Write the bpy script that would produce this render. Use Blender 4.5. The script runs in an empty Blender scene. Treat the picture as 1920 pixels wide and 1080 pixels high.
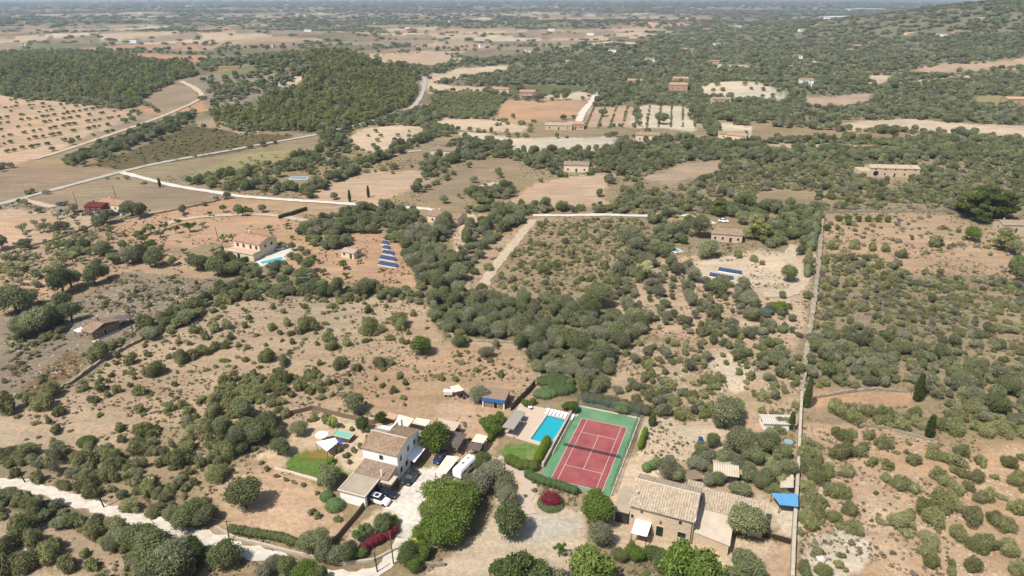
import bpy, math, random
import numpy as np
R = math.radians
random.seed(7)
rng = np.random.default_rng(11)
S = bpy.context.scene
COL = S.collection

# ------------------------------------------------------------------ camera, sky, sun, exposure
CAMH = 93.0; PIT = R(23.3); FPX = 1280.0
cam = bpy.data.cameras.new('camera'); cam.lens = 24; cam.sensor_width = 36
cam.clip_start = 1; cam.clip_end = 120000
camo = bpy.data.objects.new('camera', cam); COL.objects.link(camo)
camo.location = (0, 0, CAMH); camo.rotation_euler = (math.pi/2 - PIT, 0, 0)
S.camera = camo
SUN_AZ = R(228)      # compass-like bearing of the sun, from +Y towards +X
SUN_EL = R(57)
w = bpy.data.worlds.new('World'); S.world = w; w.use_nodes = True
nt = w.node_tree; bg = nt.nodes['Background']
sky = nt.nodes.new('ShaderNodeTexSky'); sky.sky_type = 'NISHITA'; sky.sun_disc = False
sky.sun_elevation = SUN_EL; sky.sun_rotation = SUN_AZ; sky.altitude = 100; sky.dust_density = 2.0
nt.links.new(sky.outputs[0], bg.inputs[0]); bg.inputs[1].default_value = 0.11
sl = bpy.data.lights.new('sun', 'SUN'); sl.energy = 5.0; sl.angle = R(0.5); sl.color = (1.0, 0.965, 0.905)
so = bpy.data.objects.new('sun', sl); COL.objects.link(so)
from mathutils import Vector
sd = Vector((math.sin(SUN_AZ)*math.cos(SUN_EL), math.cos(SUN_AZ)*math.cos(SUN_EL), math.sin(SUN_EL)))
so.rotation_euler = sd.to_track_quat('Z', 'Y').to_euler()
so.location = (0, 0, 400)
S.view_settings.view_transform = 'Standard'; S.view_settings.look = 'None'
S.view_settings.exposure = 0.26; S.view_settings.gamma = 1
S.cycles.max_bounces = 5; S.cycles.diffuse_bounces = 2; S.cycles.transparent_max_bounces = 8
S.cycles.volume_bounces = 0; S.cycles.glossy_bounces = 2; S.cycles.transmission_bounces = 2

# ------------------------------------------------------------------ noise, terrain, pixel -> ground point
def _hash(i, j, s):
    h = (i.astype(np.int64)*374761393 + j.astype(np.int64)*668265263 + s*2147483647) & 0xffffffff
    h = ((h ^ (h >> 13))*1274126177) & 0xffffffff
    return ((h ^ (h >> 16)) & 0xffff)/65535.0
def vnoise(x, y, s=0):
    i = np.floor(x); j = np.floor(y); fx = x-i; fy = y-j
    fx = fx*fx*(3-2*fx); fy = fy*fy*(3-2*fy)
    a = _hash(i, j, s); b = _hash(i+1, j, s); c = _hash(i, j+1, s); d = _hash(i+1, j+1, s)
    return (a*(1-fx)+b*fx)*(1-fy)+(c*(1-fx)+d*fx)*fy
def fbm(x, y, s=0, o=3):
    v = 0; a = .5; t = 0
    for k in range(o):
        v = v+a*vnoise(x*2**k+17*k, y*2**k-9*k, s+k); t += a; a *= .5
    return v/t
HILLS = [(-215, 790, 115, 125, 27), (-560, 850, 300, 85, 17), (1180, 1580, 430, 520, 82), (255, 730, 70, 45, 6),
         (620, 900, 300, 120, 10), (90, 1250, 160, 80, 10), (-700, 1700, 400, 120, 14), (300, 2300, 700, 200, 16)]
def TZ(x, y):
    x = np.asarray(x, float); y = np.asarray(y, float)
    z = np.zeros(np.broadcast(x, y).shape)
    for cx, cy, sx, sy, h in HILLS:
        z = z+h*np.exp(-((x-cx)/sx)**2-((y-cy)/sy)**2)
    d = np.hypot(x, y)
    k = np.clip((d-330)/900, 0, 1)
    z = z+k*(fbm(x/160, y/110, 5)-.5)*15*np.clip((16000-d)/9000, 0, 1)
    return z
cP, sP = math.cos(PIT), math.sin(PIT)
def GN(px, py, h=0.0):
    """photo pixels (1920 wide) -> points on the terrain (plus h metres)"""
    px = np.atleast_1d(np.asarray(px, float)); py = np.atleast_1d(np.asarray(py, float))
    a = (px-960)/FPX; b = (540-py)/FPX
    dx, dy, dz = a, cP+b*sP, -sP+b*cP
    dz = np.minimum(dz, -1e-3)
    t0 = (CAMH-h)/-dz
    T = np.full(px.shape, 40.0); done = np.zeros(px.shape, bool); out = t0.copy()
    if (t0 < 300).all():
        out = t0
    else:
        k = np.linspace(0.72, 1.0, 180)
        prev = t0*k[0]
        for q in k[1:]:
            t = t0*q
            hit = (~done) & (CAMH+dz*t-h <= TZ(dx*t, dy*t))
            out = np.where(hit, (prev+t)/2, out); done |= hit; prev = t
    X, Y = dx*out, dy*out
    return X, Y, TZ(X, Y)
def G(px, py, h=0.0):
    x, y, z = GN(px, py, h); return Vector((x[0], y[0], z[0]))
def poly(pts):
    x, y, _ = GN([p[0] for p in pts], [p[1] for p in pts]); return np.stack([x, y], 1)
def inside(P, x, y):
    r = np.zeros(x.shape, bool)
    m = (x >= P[:, 0].min()) & (x <= P[:, 0].max()) & (y >= P[:, 1].min()) & (y <= P[:, 1].max())
    if not m.any(): return r
    xs, ys = x[m], y[m]; c = np.zeros(xs.shape, bool); n = len(P)
    for i in range(n):
        x1, y1 = P[i]; x2, y2 = P[(i+1) % n]
        if y1 == y2: continue
        c ^= ((y1 > ys) != (y2 > ys)) & (xs < (x2-x1)*(ys-y1)/(y2-y1)+x1)
    r[m] = c
    return r

# ------------------------------------------------------------------ materials
GAIN = 1.80
def lin(c):
    c = np.asarray(c, float)/255
    return np.where(c <= .04045, c/12.92, ((c+.055)/1.055)**2.4)
def alb(r, g, b): return tuple(float(v) for v in np.minimum(lin((r, g, b))/GAIN, .82))
MATS = {}
def new_mat(name):
    m = bpy.data.materials.new(name); m.use_nodes = True
    n = m.node_tree.nodes; l = m.node_tree.links
    return m, n, l, n['Principled BSDF']
def N(n, t, **k):
    o = n.new(t)
    for a, b in k.items(): setattr(o, a, b)
    return o
def surf(name, rgb, rough=.8, var=.18, scale=1.5, bump=.0, rgb2=None, metal=0, spec=.3, stain=None):
    """plain surface colour with mottling"""
    if name in MATS: return MATS[name]
    m, n, l, p = new_mat(name)
    tc = N(n, 'ShaderNodeTexCoord'); no = N(n, 'ShaderNodeTexNoise'); no.inputs['Scale'].default_value = scale
    no.inputs['Detail'].default_value = 5; no.inputs['Roughness'].default_value = .65
    l.new(tc.outputs['Object'], no.inputs['Vector'])
    mx = N(n, 'ShaderNodeMix', data_type='RGBA')
    c = np.array(rgb); c2 = np.array(rgb2) if rgb2 is not None else c*(1-var)
    c1 = c if rgb2 is not None else np.minimum(c*(1+var), .85)
    mx.inputs['A'].default_value = (*c1, 1); mx.inputs['B'].default_value = (*c2, 1)
    rp = N(n, 'ShaderNodeMapRange'); rp.inputs[1].default_value = .3; rp.inputs[2].default_value = .7
    l.new(no.outputs['Fac'], rp.inputs[0]); l.new(rp.outputs[0], mx.inputs['Factor'])
    l.new(mx.outputs['Result'], p.inputs['Base Color'])
    p.inputs['Roughness'].default_value = rough; p.inputs['Metallic'].default_value = metal
    p.inputs['Specular IOR Level'].default_value = spec
    if bump:
        b = N(n, 'ShaderNodeBump'); b.inputs['Strength'].default_value = bump; b.inputs['Distance'].default_value = .08
        l.new(no.outputs['Fac'], b.inputs['Height']); l.new(b.outputs[0], p.inputs['Normal'])
    MATS[name] = m; return m
def cells(name, ca, cb, scale, stretch=(1, 1, 1), mortar=None, rough=.85, bump=.5):
    """stone rubble or tiles: voronoi cells of mixed colours"""
    if name in MATS: return MATS[name]
    m, n, l, p = new_mat(name)
    tc = N(n, 'ShaderNodeTexCoord'); mp = N(n, 'ShaderNodeMapping'); mp.inputs['Scale'].default_value = stretch
    v = N(n, 'ShaderNodeTexVoronoi'); v.inputs['Scale'].default_value = scale
    l.new(tc.outputs['Object'], mp.inputs[0]); l.new(mp.outputs[0], v.inputs['Vector'])
    r = N(n, 'ShaderNodeSeparateColor'); l.new(v.outputs['Color'], r.inputs[0])
    no = N(n, 'ShaderNodeTexNoise'); no.inputs['Scale'].default_value = .5; no.inputs['Detail'].default_value = 4
    l.new(tc.outputs['Object'], no.inputs['Vector'])
    ad = N(n, 'ShaderNodeMath', operation='ADD'); l.new(r.outputs[0], ad.inputs[0]); l.new(no.outputs['Fac'], ad.inputs[1])
    sb = N(n, 'ShaderNodeMath', operation='MULTIPLY'); sb.inputs[1].default_value = .62; l.new(ad.outputs[0], sb.inputs[0])
    mx = N(n, 'ShaderNodeMix', data_type='RGBA'); mx.inputs['A'].default_value = (*ca, 1); mx.inputs['B'].default_value = (*cb, 1)
    l.new(sb.outputs[0], mx.inputs['Factor'])
    out = mx.outputs['Result']
    if mortar is not None:
        v2 = N(n, 'ShaderNodeTexVoronoi', feature='DISTANCE_TO_EDGE'); v2.inputs['Scale'].default_value = scale
        l.new(mp.outputs[0], v2.inputs['Vector'])
        lt = N(n, 'ShaderNodeMath', operation='LESS_THAN'); lt.inputs[1].default_value = .07; l.new(v2.outputs['Distance'], lt.inputs[0])
        m2 = N(n, 'ShaderNodeMix', data_type='RGBA'); m2.inputs['B'].default_value = (*mortar, 1)
        l.new(lt.outputs[0], m2.inputs['Factor']); l.new(out, m2.inputs['A']); out = m2.outputs['Result']
    l.new(out, p.inputs['Base Color']); p.inputs['Roughness'].default_value = rough
    p.inputs['Specular IOR Level'].default_value = .2
    b = N(n, 'ShaderNodeBump'); b.inputs['Strength'].default_value = bump; b.inputs['Distance'].default_value = .08
    l.new(v.outputs['Distance'], b.inputs['Height']); l.new(b.outputs[0], p.inputs['Normal'])
    MATS[name] = m; return m
def leaf_mat(name, a, b, fleck=None, nfleck=.08, transl=.32):
    if name in MATS: return MATS[name]
    m, n, l, p = new_mat(name)
    n.remove(p); out = n['Material Output']
    oi = N(n, 'ShaderNodeObjectInfo'); at = N(n, 'ShaderNodeAttribute', attribute_name='tint')
    mx = N(n, 'ShaderNodeMix', data_type='RGBA'); mx.inputs['A'].default_value = (*a, 1); mx.inputs['B'].default_value = (*b, 1)
    ad = N(n, 'ShaderNodeMath', operation='MULTIPLY_ADD'); ad.inputs[1].default_value = .75; ad.inputs[2].default_value = -.25
    l.new(oi.outputs['Random'], ad.inputs[0])
    a2 = N(n, 'ShaderNodeMath', operation='MULTIPLY_ADD'); a2.inputs[1].default_value = .5
    l.new(at.outputs['Fac'], a2.inputs[0]); l.new(ad.outputs[0], a2.inputs[2]); a2.use_clamp = True
    l.new(a2.outputs[0], mx.inputs['Factor'])
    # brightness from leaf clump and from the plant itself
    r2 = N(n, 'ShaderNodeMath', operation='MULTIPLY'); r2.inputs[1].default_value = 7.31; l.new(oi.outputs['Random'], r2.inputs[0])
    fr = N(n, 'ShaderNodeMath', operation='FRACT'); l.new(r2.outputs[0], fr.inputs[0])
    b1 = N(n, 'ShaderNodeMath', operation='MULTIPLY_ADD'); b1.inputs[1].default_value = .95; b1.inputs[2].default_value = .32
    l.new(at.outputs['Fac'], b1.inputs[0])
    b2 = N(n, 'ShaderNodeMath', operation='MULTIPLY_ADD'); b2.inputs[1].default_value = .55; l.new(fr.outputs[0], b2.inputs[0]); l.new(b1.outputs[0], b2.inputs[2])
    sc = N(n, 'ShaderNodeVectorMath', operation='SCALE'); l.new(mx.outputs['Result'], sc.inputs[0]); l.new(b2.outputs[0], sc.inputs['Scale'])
    col = sc.outputs[0]
    if fleck is not None:
        gt = N(n, 'ShaderNodeMath', operation='GREATER_THAN'); gt.inputs[1].default_value = 1-nfleck; l.new(at.outputs['Fac'], gt.inputs[0])
        m2 = N(n, 'ShaderNodeMix', data_type='RGBA'); m2.inputs['B'].default_value = (*fleck, 1)
        l.new(gt.outputs[0], m2.inputs['Factor']); l.new(col, m2.inputs['A']); col = m2.outputs['Result']
    d = N(n, 'ShaderNodeBsdfDiffuse'); t = N(n, 'ShaderNodeBsdfTranslucent'); ms = N(n, 'ShaderNodeMixShader'); ms.inputs[0].default_value = transl
    l.new(col, d.inputs[0]); l.new(col, t.inputs[0]); l.new(d.outputs[0], ms.inputs[1]); l.new(t.outputs[0], ms.inputs[2])
    l.new(ms.outputs[0], out.inputs[0])
    MATS[name] = m; return m

# ------------------------------------------------------------------ object helpers
def tag(o, label=None, cat=None, group=None, kind=None):
    if label: o['label'] = label
    if cat: o['category'] = cat
    if group: o['group'] = group
    if kind: o['kind'] = kind
    return o
def mesh_obj(name, v, f, mat, parent=None, smooth=False):
    me = bpy.data.meshes.new(name); me.from_pydata([tuple(p) for p in v], [], f)
    if mat: me.materials.append(mat)
    if smooth: me.polygons.foreach_set('use_smooth', [True]*len(me.polygons))
    o = bpy.data.objects.new(name, me); COL.objects.link(o)
    if parent: o.parent = parent
    return o
def empty(name, loc, rz=0):
    o = bpy.data.objects.new(name, None); COL.objects.link(o); o.location = loc; o.rotation_euler = (0, 0, rz)
    o.empty_display_size = .3; return o
class MB:
    def __init__(s): s.v = []; s.f = []
    def add(s, v, f):
        k = len(s.v); s.v += [tuple(p) for p in v]; s.f += [tuple(i+k for i in q) for q in f]; return s
    def box(s, x0, x1, y0, y1, z0, z1):
        return s.add([(x0, y0, z0), (x1, y0, z0), (x1, y1, z0), (x0, y1, z0), (x0, y0, z1), (x1, y0, z1), (x1, y1, z1), (x0, y1, z1)],
                     [(0, 3, 2, 1), (4, 5, 6, 7), (0, 1, 5, 4), (1, 2, 6, 5), (2, 3, 7, 6), (3, 0, 4, 7)])
    def prism(s, pts, z0, z1):
        n = len(pts)
        v = [(p[0], p[1], z0) for p in pts]+[(p[0], p[1], z1) for p in pts]
        return s.add(v, [tuple(range(n))[::-1], tuple(range(n, 2*n))]+[(i, (i+1) % n, n+(i+1) % n, n+i) for i in range(n)])
    def tube(s, pts, rad, n=6, cap=True):
        pts = [Vector(p) for p in pts]; k0 = len(s.v)
        if not hasattr(rad, '__len__'): rad = [rad]*len(pts)
        for i, p in enumerate(pts):
            d = (pts[min(i+1, len(pts)-1)]-pts[max(i-1, 0)]).normalized()
            u = d.cross(Vector((0, 0, 1)) if abs(d.z) < .9 else Vector((1, 0, 0))).normalized(); w_ = d.cross(u)
            for q in range(n):
                a = 2*math.pi*q/n; s.v.append(tuple(p+(u*math.cos(a)+w_*math.sin(a))*rad[i]))
        for i in range(len(pts)-1):
            for q in range(n):
                a = k0+i*n+q; b = k0+i*n+(q+1) % n; s.f.append((a, b, b+n, a+n))
        if cap: s.f.append(tuple(range(k0, k0+n))[::-1]); s.f.append(tuple(range(len(s.v)-n, len(s.v))))
        return s
    def ball(s, c, r, seg=8, rings=5, zs=1):
        pts = []; fs = []
        for i in range(rings+1):
            t = math.pi*i/rings
            for j in range(seg):
                a = 2*math.pi*j/seg; pts.append((c[0]+r*math.sin(t)*math.cos(a), c[1]+r*math.sin(t)*math.sin(a), c[2]+r*zs*math.cos(t)))
        for i in range(rings):
            for j in range(seg):
                a = i*seg+j; b = i*seg+(j+1) % seg; fs.append((a, a+seg, b+seg, b))
        return s.add(pts, fs)
    def build(s, name, mat, parent=None, smooth=False): return mesh_obj(name, s.v, s.f, mat, parent, smooth)
def copy_tree(o, parent=None):
    c = o.copy(); COL.objects.link(c); c.parent = parent
    for ch in list(o.children): copy_tree(ch, c)
    return c

# ------------------------------------------------------------------ the ground: fields, soil, lawns
SOIL = alb(193, 168, 137); SOIL2 = alb(197, 166, 132); PALE = alb(226, 208, 178); SAND = alb(222, 198, 166); ORANGE = alb(207, 167, 130)
OPALE = alb(210, 179, 147); DARK = alb(158, 142, 120); BROWN = alb(168, 146, 118); SCRUB = alb(170, 150, 118); WOOD = alb(134, 124, 88)
WHITE = (.56, .51, .44); GREEN = alb(112, 140, 66); DGREEN = alb(112, 116, 76); DRYG = alb(172, 158, 110); PINKB = alb(198, 172, 146)
GRAVEL = alb(220, 205, 182)
NEARC = alb(168, 148, 114)
# (colour, roughness of cover 0..1, clear of trees?, polygon in photo pixels)
FIELDS = [
 # ---- upper left
 (SCRUB, .8, 0, [(0,185),(60,175),(270,205),(330,245),(100,300),(0,310)]),
 (WOOD, .7, 0, [(-60,98),(120,96),(250,104),(350,122),(390,146),(330,150),(262,200),(200,192),(60,176),(0,180),(-60,185)]),
 (OPALE, .35, 1, [(-60,176),(0,178),(40,186),(110,190),(230,205),(262,212),(238,232),(150,262),(95,285),(40,304),(-60,310)]),
 (BROWN, .3, 1, [(-60,350),(20,312),(100,308),(215,318),(150,340),(60,362),(-60,400)]),
 (BROWN, .5, 1, [(262,188),(300,166),(340,150),(372,166),(378,184),(350,204),(316,216),(296,210)]),
 (DARK, .5, 0, [(345,148),(450,138),(560,140),(578,146),(556,170),(470,190),(420,214),(392,206),(384,180),(365,160)]),
 (SAND, .5, 0, [(505,152),(575,142),(578,148),(552,165),(515,160)]),
 (alb(118,104,70), .6, 1, [(160,312),(300,262),(352,232),(420,240),(480,252),(560,252),(520,270),(400,292),(235,318)]),
 (SOIL, .6, 0, [(352,232),(410,222),(470,230),(520,244),(470,254),(420,242)]),
 (WOOD, .7, 0, [(380,212),(470,190),(560,165),(580,140),(600,100),(520,92),(640,96),(720,118),(778,150),(782,190),(740,205),(690,232),(640,250),(520,248),(450,232)]),
 (DGREEN, .6, 1, [(815,172),(905,170),(950,182),(922,216),(860,222),(812,210)]),
 (DGREEN, .5, 1, [(905,160),(1010,158),(1105,162),(1105,172),(1000,176),(945,180)]),
 (OPALE, .3, 1, [(686,118),(705,104),(760,99),(848,102),(846,122),(760,124),(742,126)]),
 (SAND, .3, 1, [(800,140),(850,128),(950,120),(960,128),(860,150),(812,158)]),
 (SAND, .4, 1, [(800,156),(870,160),(935,162),(900,172),(818,176)]),
 (ORANGE, .3, 1, [(918,208),(945,187),(1020,190),(1110,184),(1095,212),(1084,220),(1020,228),(925,236)]),
 (SAND, .25, 1, [(1015,178),(1105,172),(1112,182),(1092,186),(1020,188)]),
 (SAND, .25, 1, [(808,232),(830,222),(922,226),(1000,238),(990,248),(850,246)]),
 (OPALE, .25, 1, [(1096,236),(1094,214),(1106,198),(1190,196),(1194,238)]),
 (PALE, .2, 1, [(1190,196),(1288,196),(1292,220),(1316,232),(1308,246),(1194,240)]),
 (PALE, .2, 1, [(850,252),(900,248),(960,258),(1060,258),(1156,256),(1150,272),(1110,284),(1020,284),(960,282),(950,264),(870,258)]),
 (SAND, .4, 1, [(646,262),(672,240),(740,234),(792,238),(800,252),(770,270),(700,286),(660,280)]),
 (DRYG, .5, 0, [(360,322),(460,290),(560,276),(640,284),(610,300),(520,320),(420,345),(350,336)]),
 (OPALE, .3, 1, [(578,366),(640,340),(700,320),(740,318),(800,322),(786,356),(740,366),(720,382),(600,378)]),
 (BROWN, .4, 1, [(778,372),(830,340),(890,302),(930,296),(990,304),(960,318),(900,344),(872,360),(858,390)]),
 (PALE, .3, 1, [(880,352),(930,342),(945,352),(905,366),(880,364)]),
 (OPALE, .35, 1, [(948,378),(1000,344),(1075,330),(1160,322),(1148,340),(1120,368),(1140,384),(1090,388),(1020,390),(960,388)]),
 # ---- left middle
 (BROWN, .45, 1, [(40,378),(120,352),(225,334),(330,352),(440,366),(408,378),(330,398),(235,390),(150,384),(70,386)]),
 (SOIL2, .4, 1, [(420,372),(560,376),(600,382),(700,392),(690,402),(600,402),(520,396),(400,400),(330,404)]),
 (OPALE, .5, 1, [(-60,396),(0,394),(90,398),(160,400),(196,412),(180,428),(110,450),(60,466),(-60,480)]),
 (ORANGE, .35, 0, [(196,428),(260,402),(340,392),(420,378),(480,396),(560,402),(590,424),(690,436),(740,440),(770,480),(768,545),(700,530),(600,520),(530,505),(470,480),(430,455),(392,452),(340,470),(270,476),(205,456),(180,440)]),
 (SOIL2, .45, 0, [(-60,480),(60,462),(150,444),(230,456),(300,476),(380,492),(440,510),(360,520),(240,508),(160,528),(90,560),(0,590),(-60,600)]),
 (DARK, .9, 0, [(-60,640),(0,606),(60,578),(160,548),(240,508),(300,510),(400,520),(480,520),(430,560),(350,600),(260,640),(180,690),(100,735),(60,760),(-60,800)]),
 (alb(140,112,78), .8, 0, [(80,690),(110,668),(150,676),(140,700),(60,745),(30,745)]),
 # ---- bare slope in the left foreground
 (SOIL, .8, 0, [(-80,810),(60,762),(104,736),(180,690),(260,640),(350,600),(430,560),(500,540),(600,548),(700,552),(790,572),(812,620),(840,640),(960,640),(1008,690),(1000,735),(935,800),(900,850),(800,860),(600,780),(500,850),(450,1000),(420,1010),(250,985),(0,920),(-80,900)]),
 (SOIL2, .4, 0, [(610,748),(660,722),(720,690),(770,668),(850,652),(960,656),(1004,690),(1000,740),(948,790),(930,850),(880,870),(770,795),(700,776)]),
 (OPALE, .35, 0, [(790,800),(860,740),(900,770),(950,770),(935,820),(925,858),(880,870)]),
 (SCRUB, .9, 0, [(0,905),(0,870),(160,850),(300,800),(420,790),(520,820),(520,850),(440,880),(340,960),(200,930)]),
 (WOOD, .8, 0, [(-60,915),(0,925),(140,960),(300,1010),(400,1030),(360,1080),(240,1090),(240,1040),(130,985),(0,962),(-60,960)]),
 (SOIL, .9, 0, [(-80,965),(0,962),(130,985),(240,1040),(250,1100),(-80,1120)]),
 # ---- centre
 (WOOD, .8, 0, [(800,575),(870,540),(1010,560),(1130,590),(1210,620),(1160,660),(1140,710),(1110,760),(1010,720),(1010,690),(960,640),(830,640)]),
 (SCRUB, .9, 0, [(1000,408),(1190,404),(1260,440),(1200,480),(1130,570),(1010,560),(880,545),(930,460)]),
 (SOIL, .7, 0, [(858,548),(880,520),(905,480),(960,430),(1000,405),(1040,412),(960,455),(920,510),(900,545)]),
 (SAND, .5, 0, [(838,482),(850,440),(870,405),(930,400),(935,420),(880,450),(860,490)]),
 (OPALE, .6, 0, [(1150,610),(1180,540),(1240,488),(1310,474),(1440,478),(1530,470),(1530,560),(1505,655),(1400,640),(1300,630),(1200,620)]),
 (SAND, .4, 0, [(1290,500),(1330,480),(1440,470),(1500,480),(1520,510),(1490,555),(1430,540),(1330,520)]),
 (ORANGE, .4, 0, [(1228,420),(1250,407),(1290,408),(1275,425),(1240,432)]),
 (SOIL, .95, 0, [(1120,770),(1150,690),(1165,645),(1240,640),(1300,632),(1400,642),(1505,655),(1500,800),(1420,800),(1300,760),(1200,775)]),
 (SAND, .5, 0, [(1210,790),(1250,780),(1340,800),(1400,790),(1420,820),(1380,850),(1300,880),(1230,862),(1190,860),(1200,810)]),
 (OPALE, .4, 1, [(1372,742),(1392,750),(1412,780),(1428,800),(1410,812),(1392,800),(1380,765)]),
 (SOIL, .6, 0, [(1230,870),(1500,830),(1490,960),(1380,930),(1270,910)]),
 # ---- right of the long wall
 (SCRUB, .9, 0, [(1545,470),(1700,505),(1900,528),(1980,560),(1980,830),(1780,795),(1700,800),(1510,780),(1520,700),(1530,600)]),
 (SOIL2, .5, 0, [(1546,402),(1780,398),(1860,430),(1980,420),(1980,560),(1900,525),(1700,510),(1550,470)]),
 (ORANGE, .5, 1, [(1514,735),(1600,726),(1690,732),(1705,745),(1690,766),(1620,752),(1540,766),(1512,770)]),
 (SOIL2, .8, 0, [(1506,790),(1560,790),(1640,800),(1700,815),(1800,836),(1980,838),(1980,1120),(1490,1120),(1500,960)]),
 (GRAVEL, .5, 0, [(1510,1010),(1560,990),(1620,1000),(1660,1030),(1620,1070),(1540,1080),(1505,1050)]),
 (OPALE, .6, 0, [(1600,870),(1640,870),(1650,940),(1700,1000),(1720,1060),(1690,1080),(1650,1040),(1620,960)]),
 (SCRUB, .9, 0, [(1180,300),(1300,290),(1500,300),(1620,300),(1980,290),(1980,395),(1540,396),(1200,404),(1150,370)]),
 (SOIL, .6, 0, [(1200,330),(1280,308),(1360,300),(1330,330),(1240,350)]),
 # ---- right, farther
 (PALE, .2, 1, [(1308,166),(1345,155),(1390,152),(1440,160),(1480,174),(1484,186),(1462,196),(1420,192),(1370,184),(1320,184)]),
 (PINKB, .3, 1, [(1506,182),(1560,178),(1645,174),(1638,186),(1610,198),(1560,206),(1512,204)]),
 (SAND, .3, 1, [(1625,142),(1684,140),(1668,156),(1630,162)]),
 (OPALE, .3, 1, [(1712,130),(1760,122),(1850,118),(1920,106),(1980,100),(1980,122),(1880,130),(1800,138),(1716,142)]),
 (SAND, .3, 1, [(1700,152),(1780,146),(1840,144),(1836,148),(1760,156),(1704,160)]),
 (SAND, .45, 1, [(1566,234),(1620,226),(1700,222),(1760,230),(1860,232),(1980,240),(1980,262),(1880,262),(1800,250),(1700,246),(1600,246)]),
 (OPALE, .35, 1, [(1414,280),(1430,268),(1520,270),(1640,272),(1705,278),(1700,286),(1620,280),(1500,284),(1420,286)]),
 (DRYG, .3, 1, [(1806,196),(1830,180),(1880,178),(1890,186),(1870,202)]),
 (OPALE, .3, 1, [(1190,46),(1240,34),(1290,32),(1300,44),(1260,52),(1200,54)]),
 (PALE, .3, 1, [(1330,232),(1350,228),(1400,240),(1390,262),(1340,250)]),
 (SAND, .3, 1, [(1100,82),(1160,76),(1196,80),(1190,86),(1110,90)]),
 (PALE, .3, 1, [(1330,118),(1400,122),(1450,128),(1400,132),(1340,126)]),
 # ---- yards round the houses
 (SAND, .25, 1, [(1140,886),(1165,860),(1192,852),(1256,876),(1240,905),(1210,905),(1160,935),(1130,935)]),
 (SAND, .2, 1, [(1140,985),(1180,965),(1300,1000),(1440,1010),(1440,1090),(1340,1100),(1250,1030),(1160,1030)]),
 (PALE, .3, 1, [(1432,930),(1496,950),(1492,1008),(1432,996)]),
 (OPALE, .5, 1, [(1428,1012),(1484,1022),(1478,1100),(1410,1100)]),
 (SAND, .35, 1, [(770,1090),(830,1058),(870,1028),(915,975),(945,920),(930,890),(915,870),(935,858),(975,868),(1000,900),(1010,935),(1060,950),(1102,970),(1105,1040),(1070,1065),(1000,1075),(930,1100)]),
 (GRAVEL, .3, 1, [(985,978),(1030,962),(1070,960),(1085,985),(1040,1010),(990,1005)]),
 (WHITE, .2, 1, [(746,905),(775,880),(830,872),(850,890),(835,910),(800,960),(775,1000),(762,1012),(740,1008),(722,990),(720,960)]),
 (SAND, .3, 0, [(655,990),(700,955),(745,960),(735,1008),(690,1020),(655,1010)]),
 (SAND, .4, 1, [(470,860),(520,840),(575,785),(640,780),(720,790),(690,850),(650,880),(620,870),(560,845),(530,880),(500,885)]),
 (PALE, .5, 0, [(640,872),(660,850),(690,832),(702,845),(672,872),(652,884)]),
 (PALE, .6, 0, [(620,790),(665,800),(675,822),(655,806),(625,802)]),
 (PALE, .6, 0, [(1330,670),(1380,665),(1420,700),(1400,740),(1370,735),(1340,700)]),
 (GREEN, .3, 1, [(526,880),(556,846),(590,850),(640,868),(655,880),(625,906),(580,898)]),
 (alb(150,132,70), .4, 1, [(560,846),(600,846),(645,862),(640,872),(590,868)]),
 (OPALE, .35, 1, [(405,955),(440,915),(480,888),(520,888),(615,918),(632,945),(655,980),(640,1005),(575,1020),(470,1000),(420,985)]),
 (GREEN, .2, 1, [(944,848),(958,822),(1017,838),(1006,866),(975,864)]),
]
FP = [(c, r, cl, poly(p)) for c, r, cl, p in FIELDS]
def far_fields(x, y):
    """patchwork of fields beyond: seed cell per point -> (palette value, wooded, distance to field edge)"""
    ca, sa = math.cos(.5), math.sin(.5)
    d = np.hypot(x, y)
    u0, v0 = (x*ca+y*sa), (-x*sa+y*ca)
    best = np.full(x.shape, 1e9); sec = np.full(x.shape, 1e9); ident = np.zeros(x.shape); bx = np.zeros(x.shape); by = np.zeros(x.shape)
    su, sv = 165., 100.
    u, v = u0/su, v0/sv
    iu, iv = np.floor(u), np.floor(v)
    for a in (-1, 0, 1):
        for b in (-1, 0, 1):
            cu, cv = iu+a, iv+b
            px_, py_ = cu+.15+.7*_hash(cu, cv, 3), cv+.15+.7*_hash(cu, cv, 4)
            dd = np.hypot((px_-u)*su, (py_-v)*sv)
            m = dd < best
            sec = np.where(m, best, np.minimum(sec, dd)); best = np.where(m, dd, best)
            ident = np.where(m, _hash(cu, cv, 9), ident); bx = np.where(m, px_*su, bx); by = np.where(m, py_*sv, by)
    wx = bx*ca-by*sa; wy = bx*sa+by*ca
    # how wooded the land is: more on the right and in bands
    wood = 0.42*fbm(wx/520, wy/330, 21)+.58*fbm(wx/1500+3, wy/420, 31)
    ang = np.arctan2(wx, wy)
    thr = .575-.07*np.clip((d-2500)/2000, 0, 1)-.16*np.clip((ang+.05)/.4, 0, 1)*np.clip((3200-d)/1500, 0, 1)-.05*np.clip((ang+.3)/.3, 0, 1)
    wooded = (wood > thr+.05*(ident-.5)) & (d < 60000)
    return ident, wooded, sec-best
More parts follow.
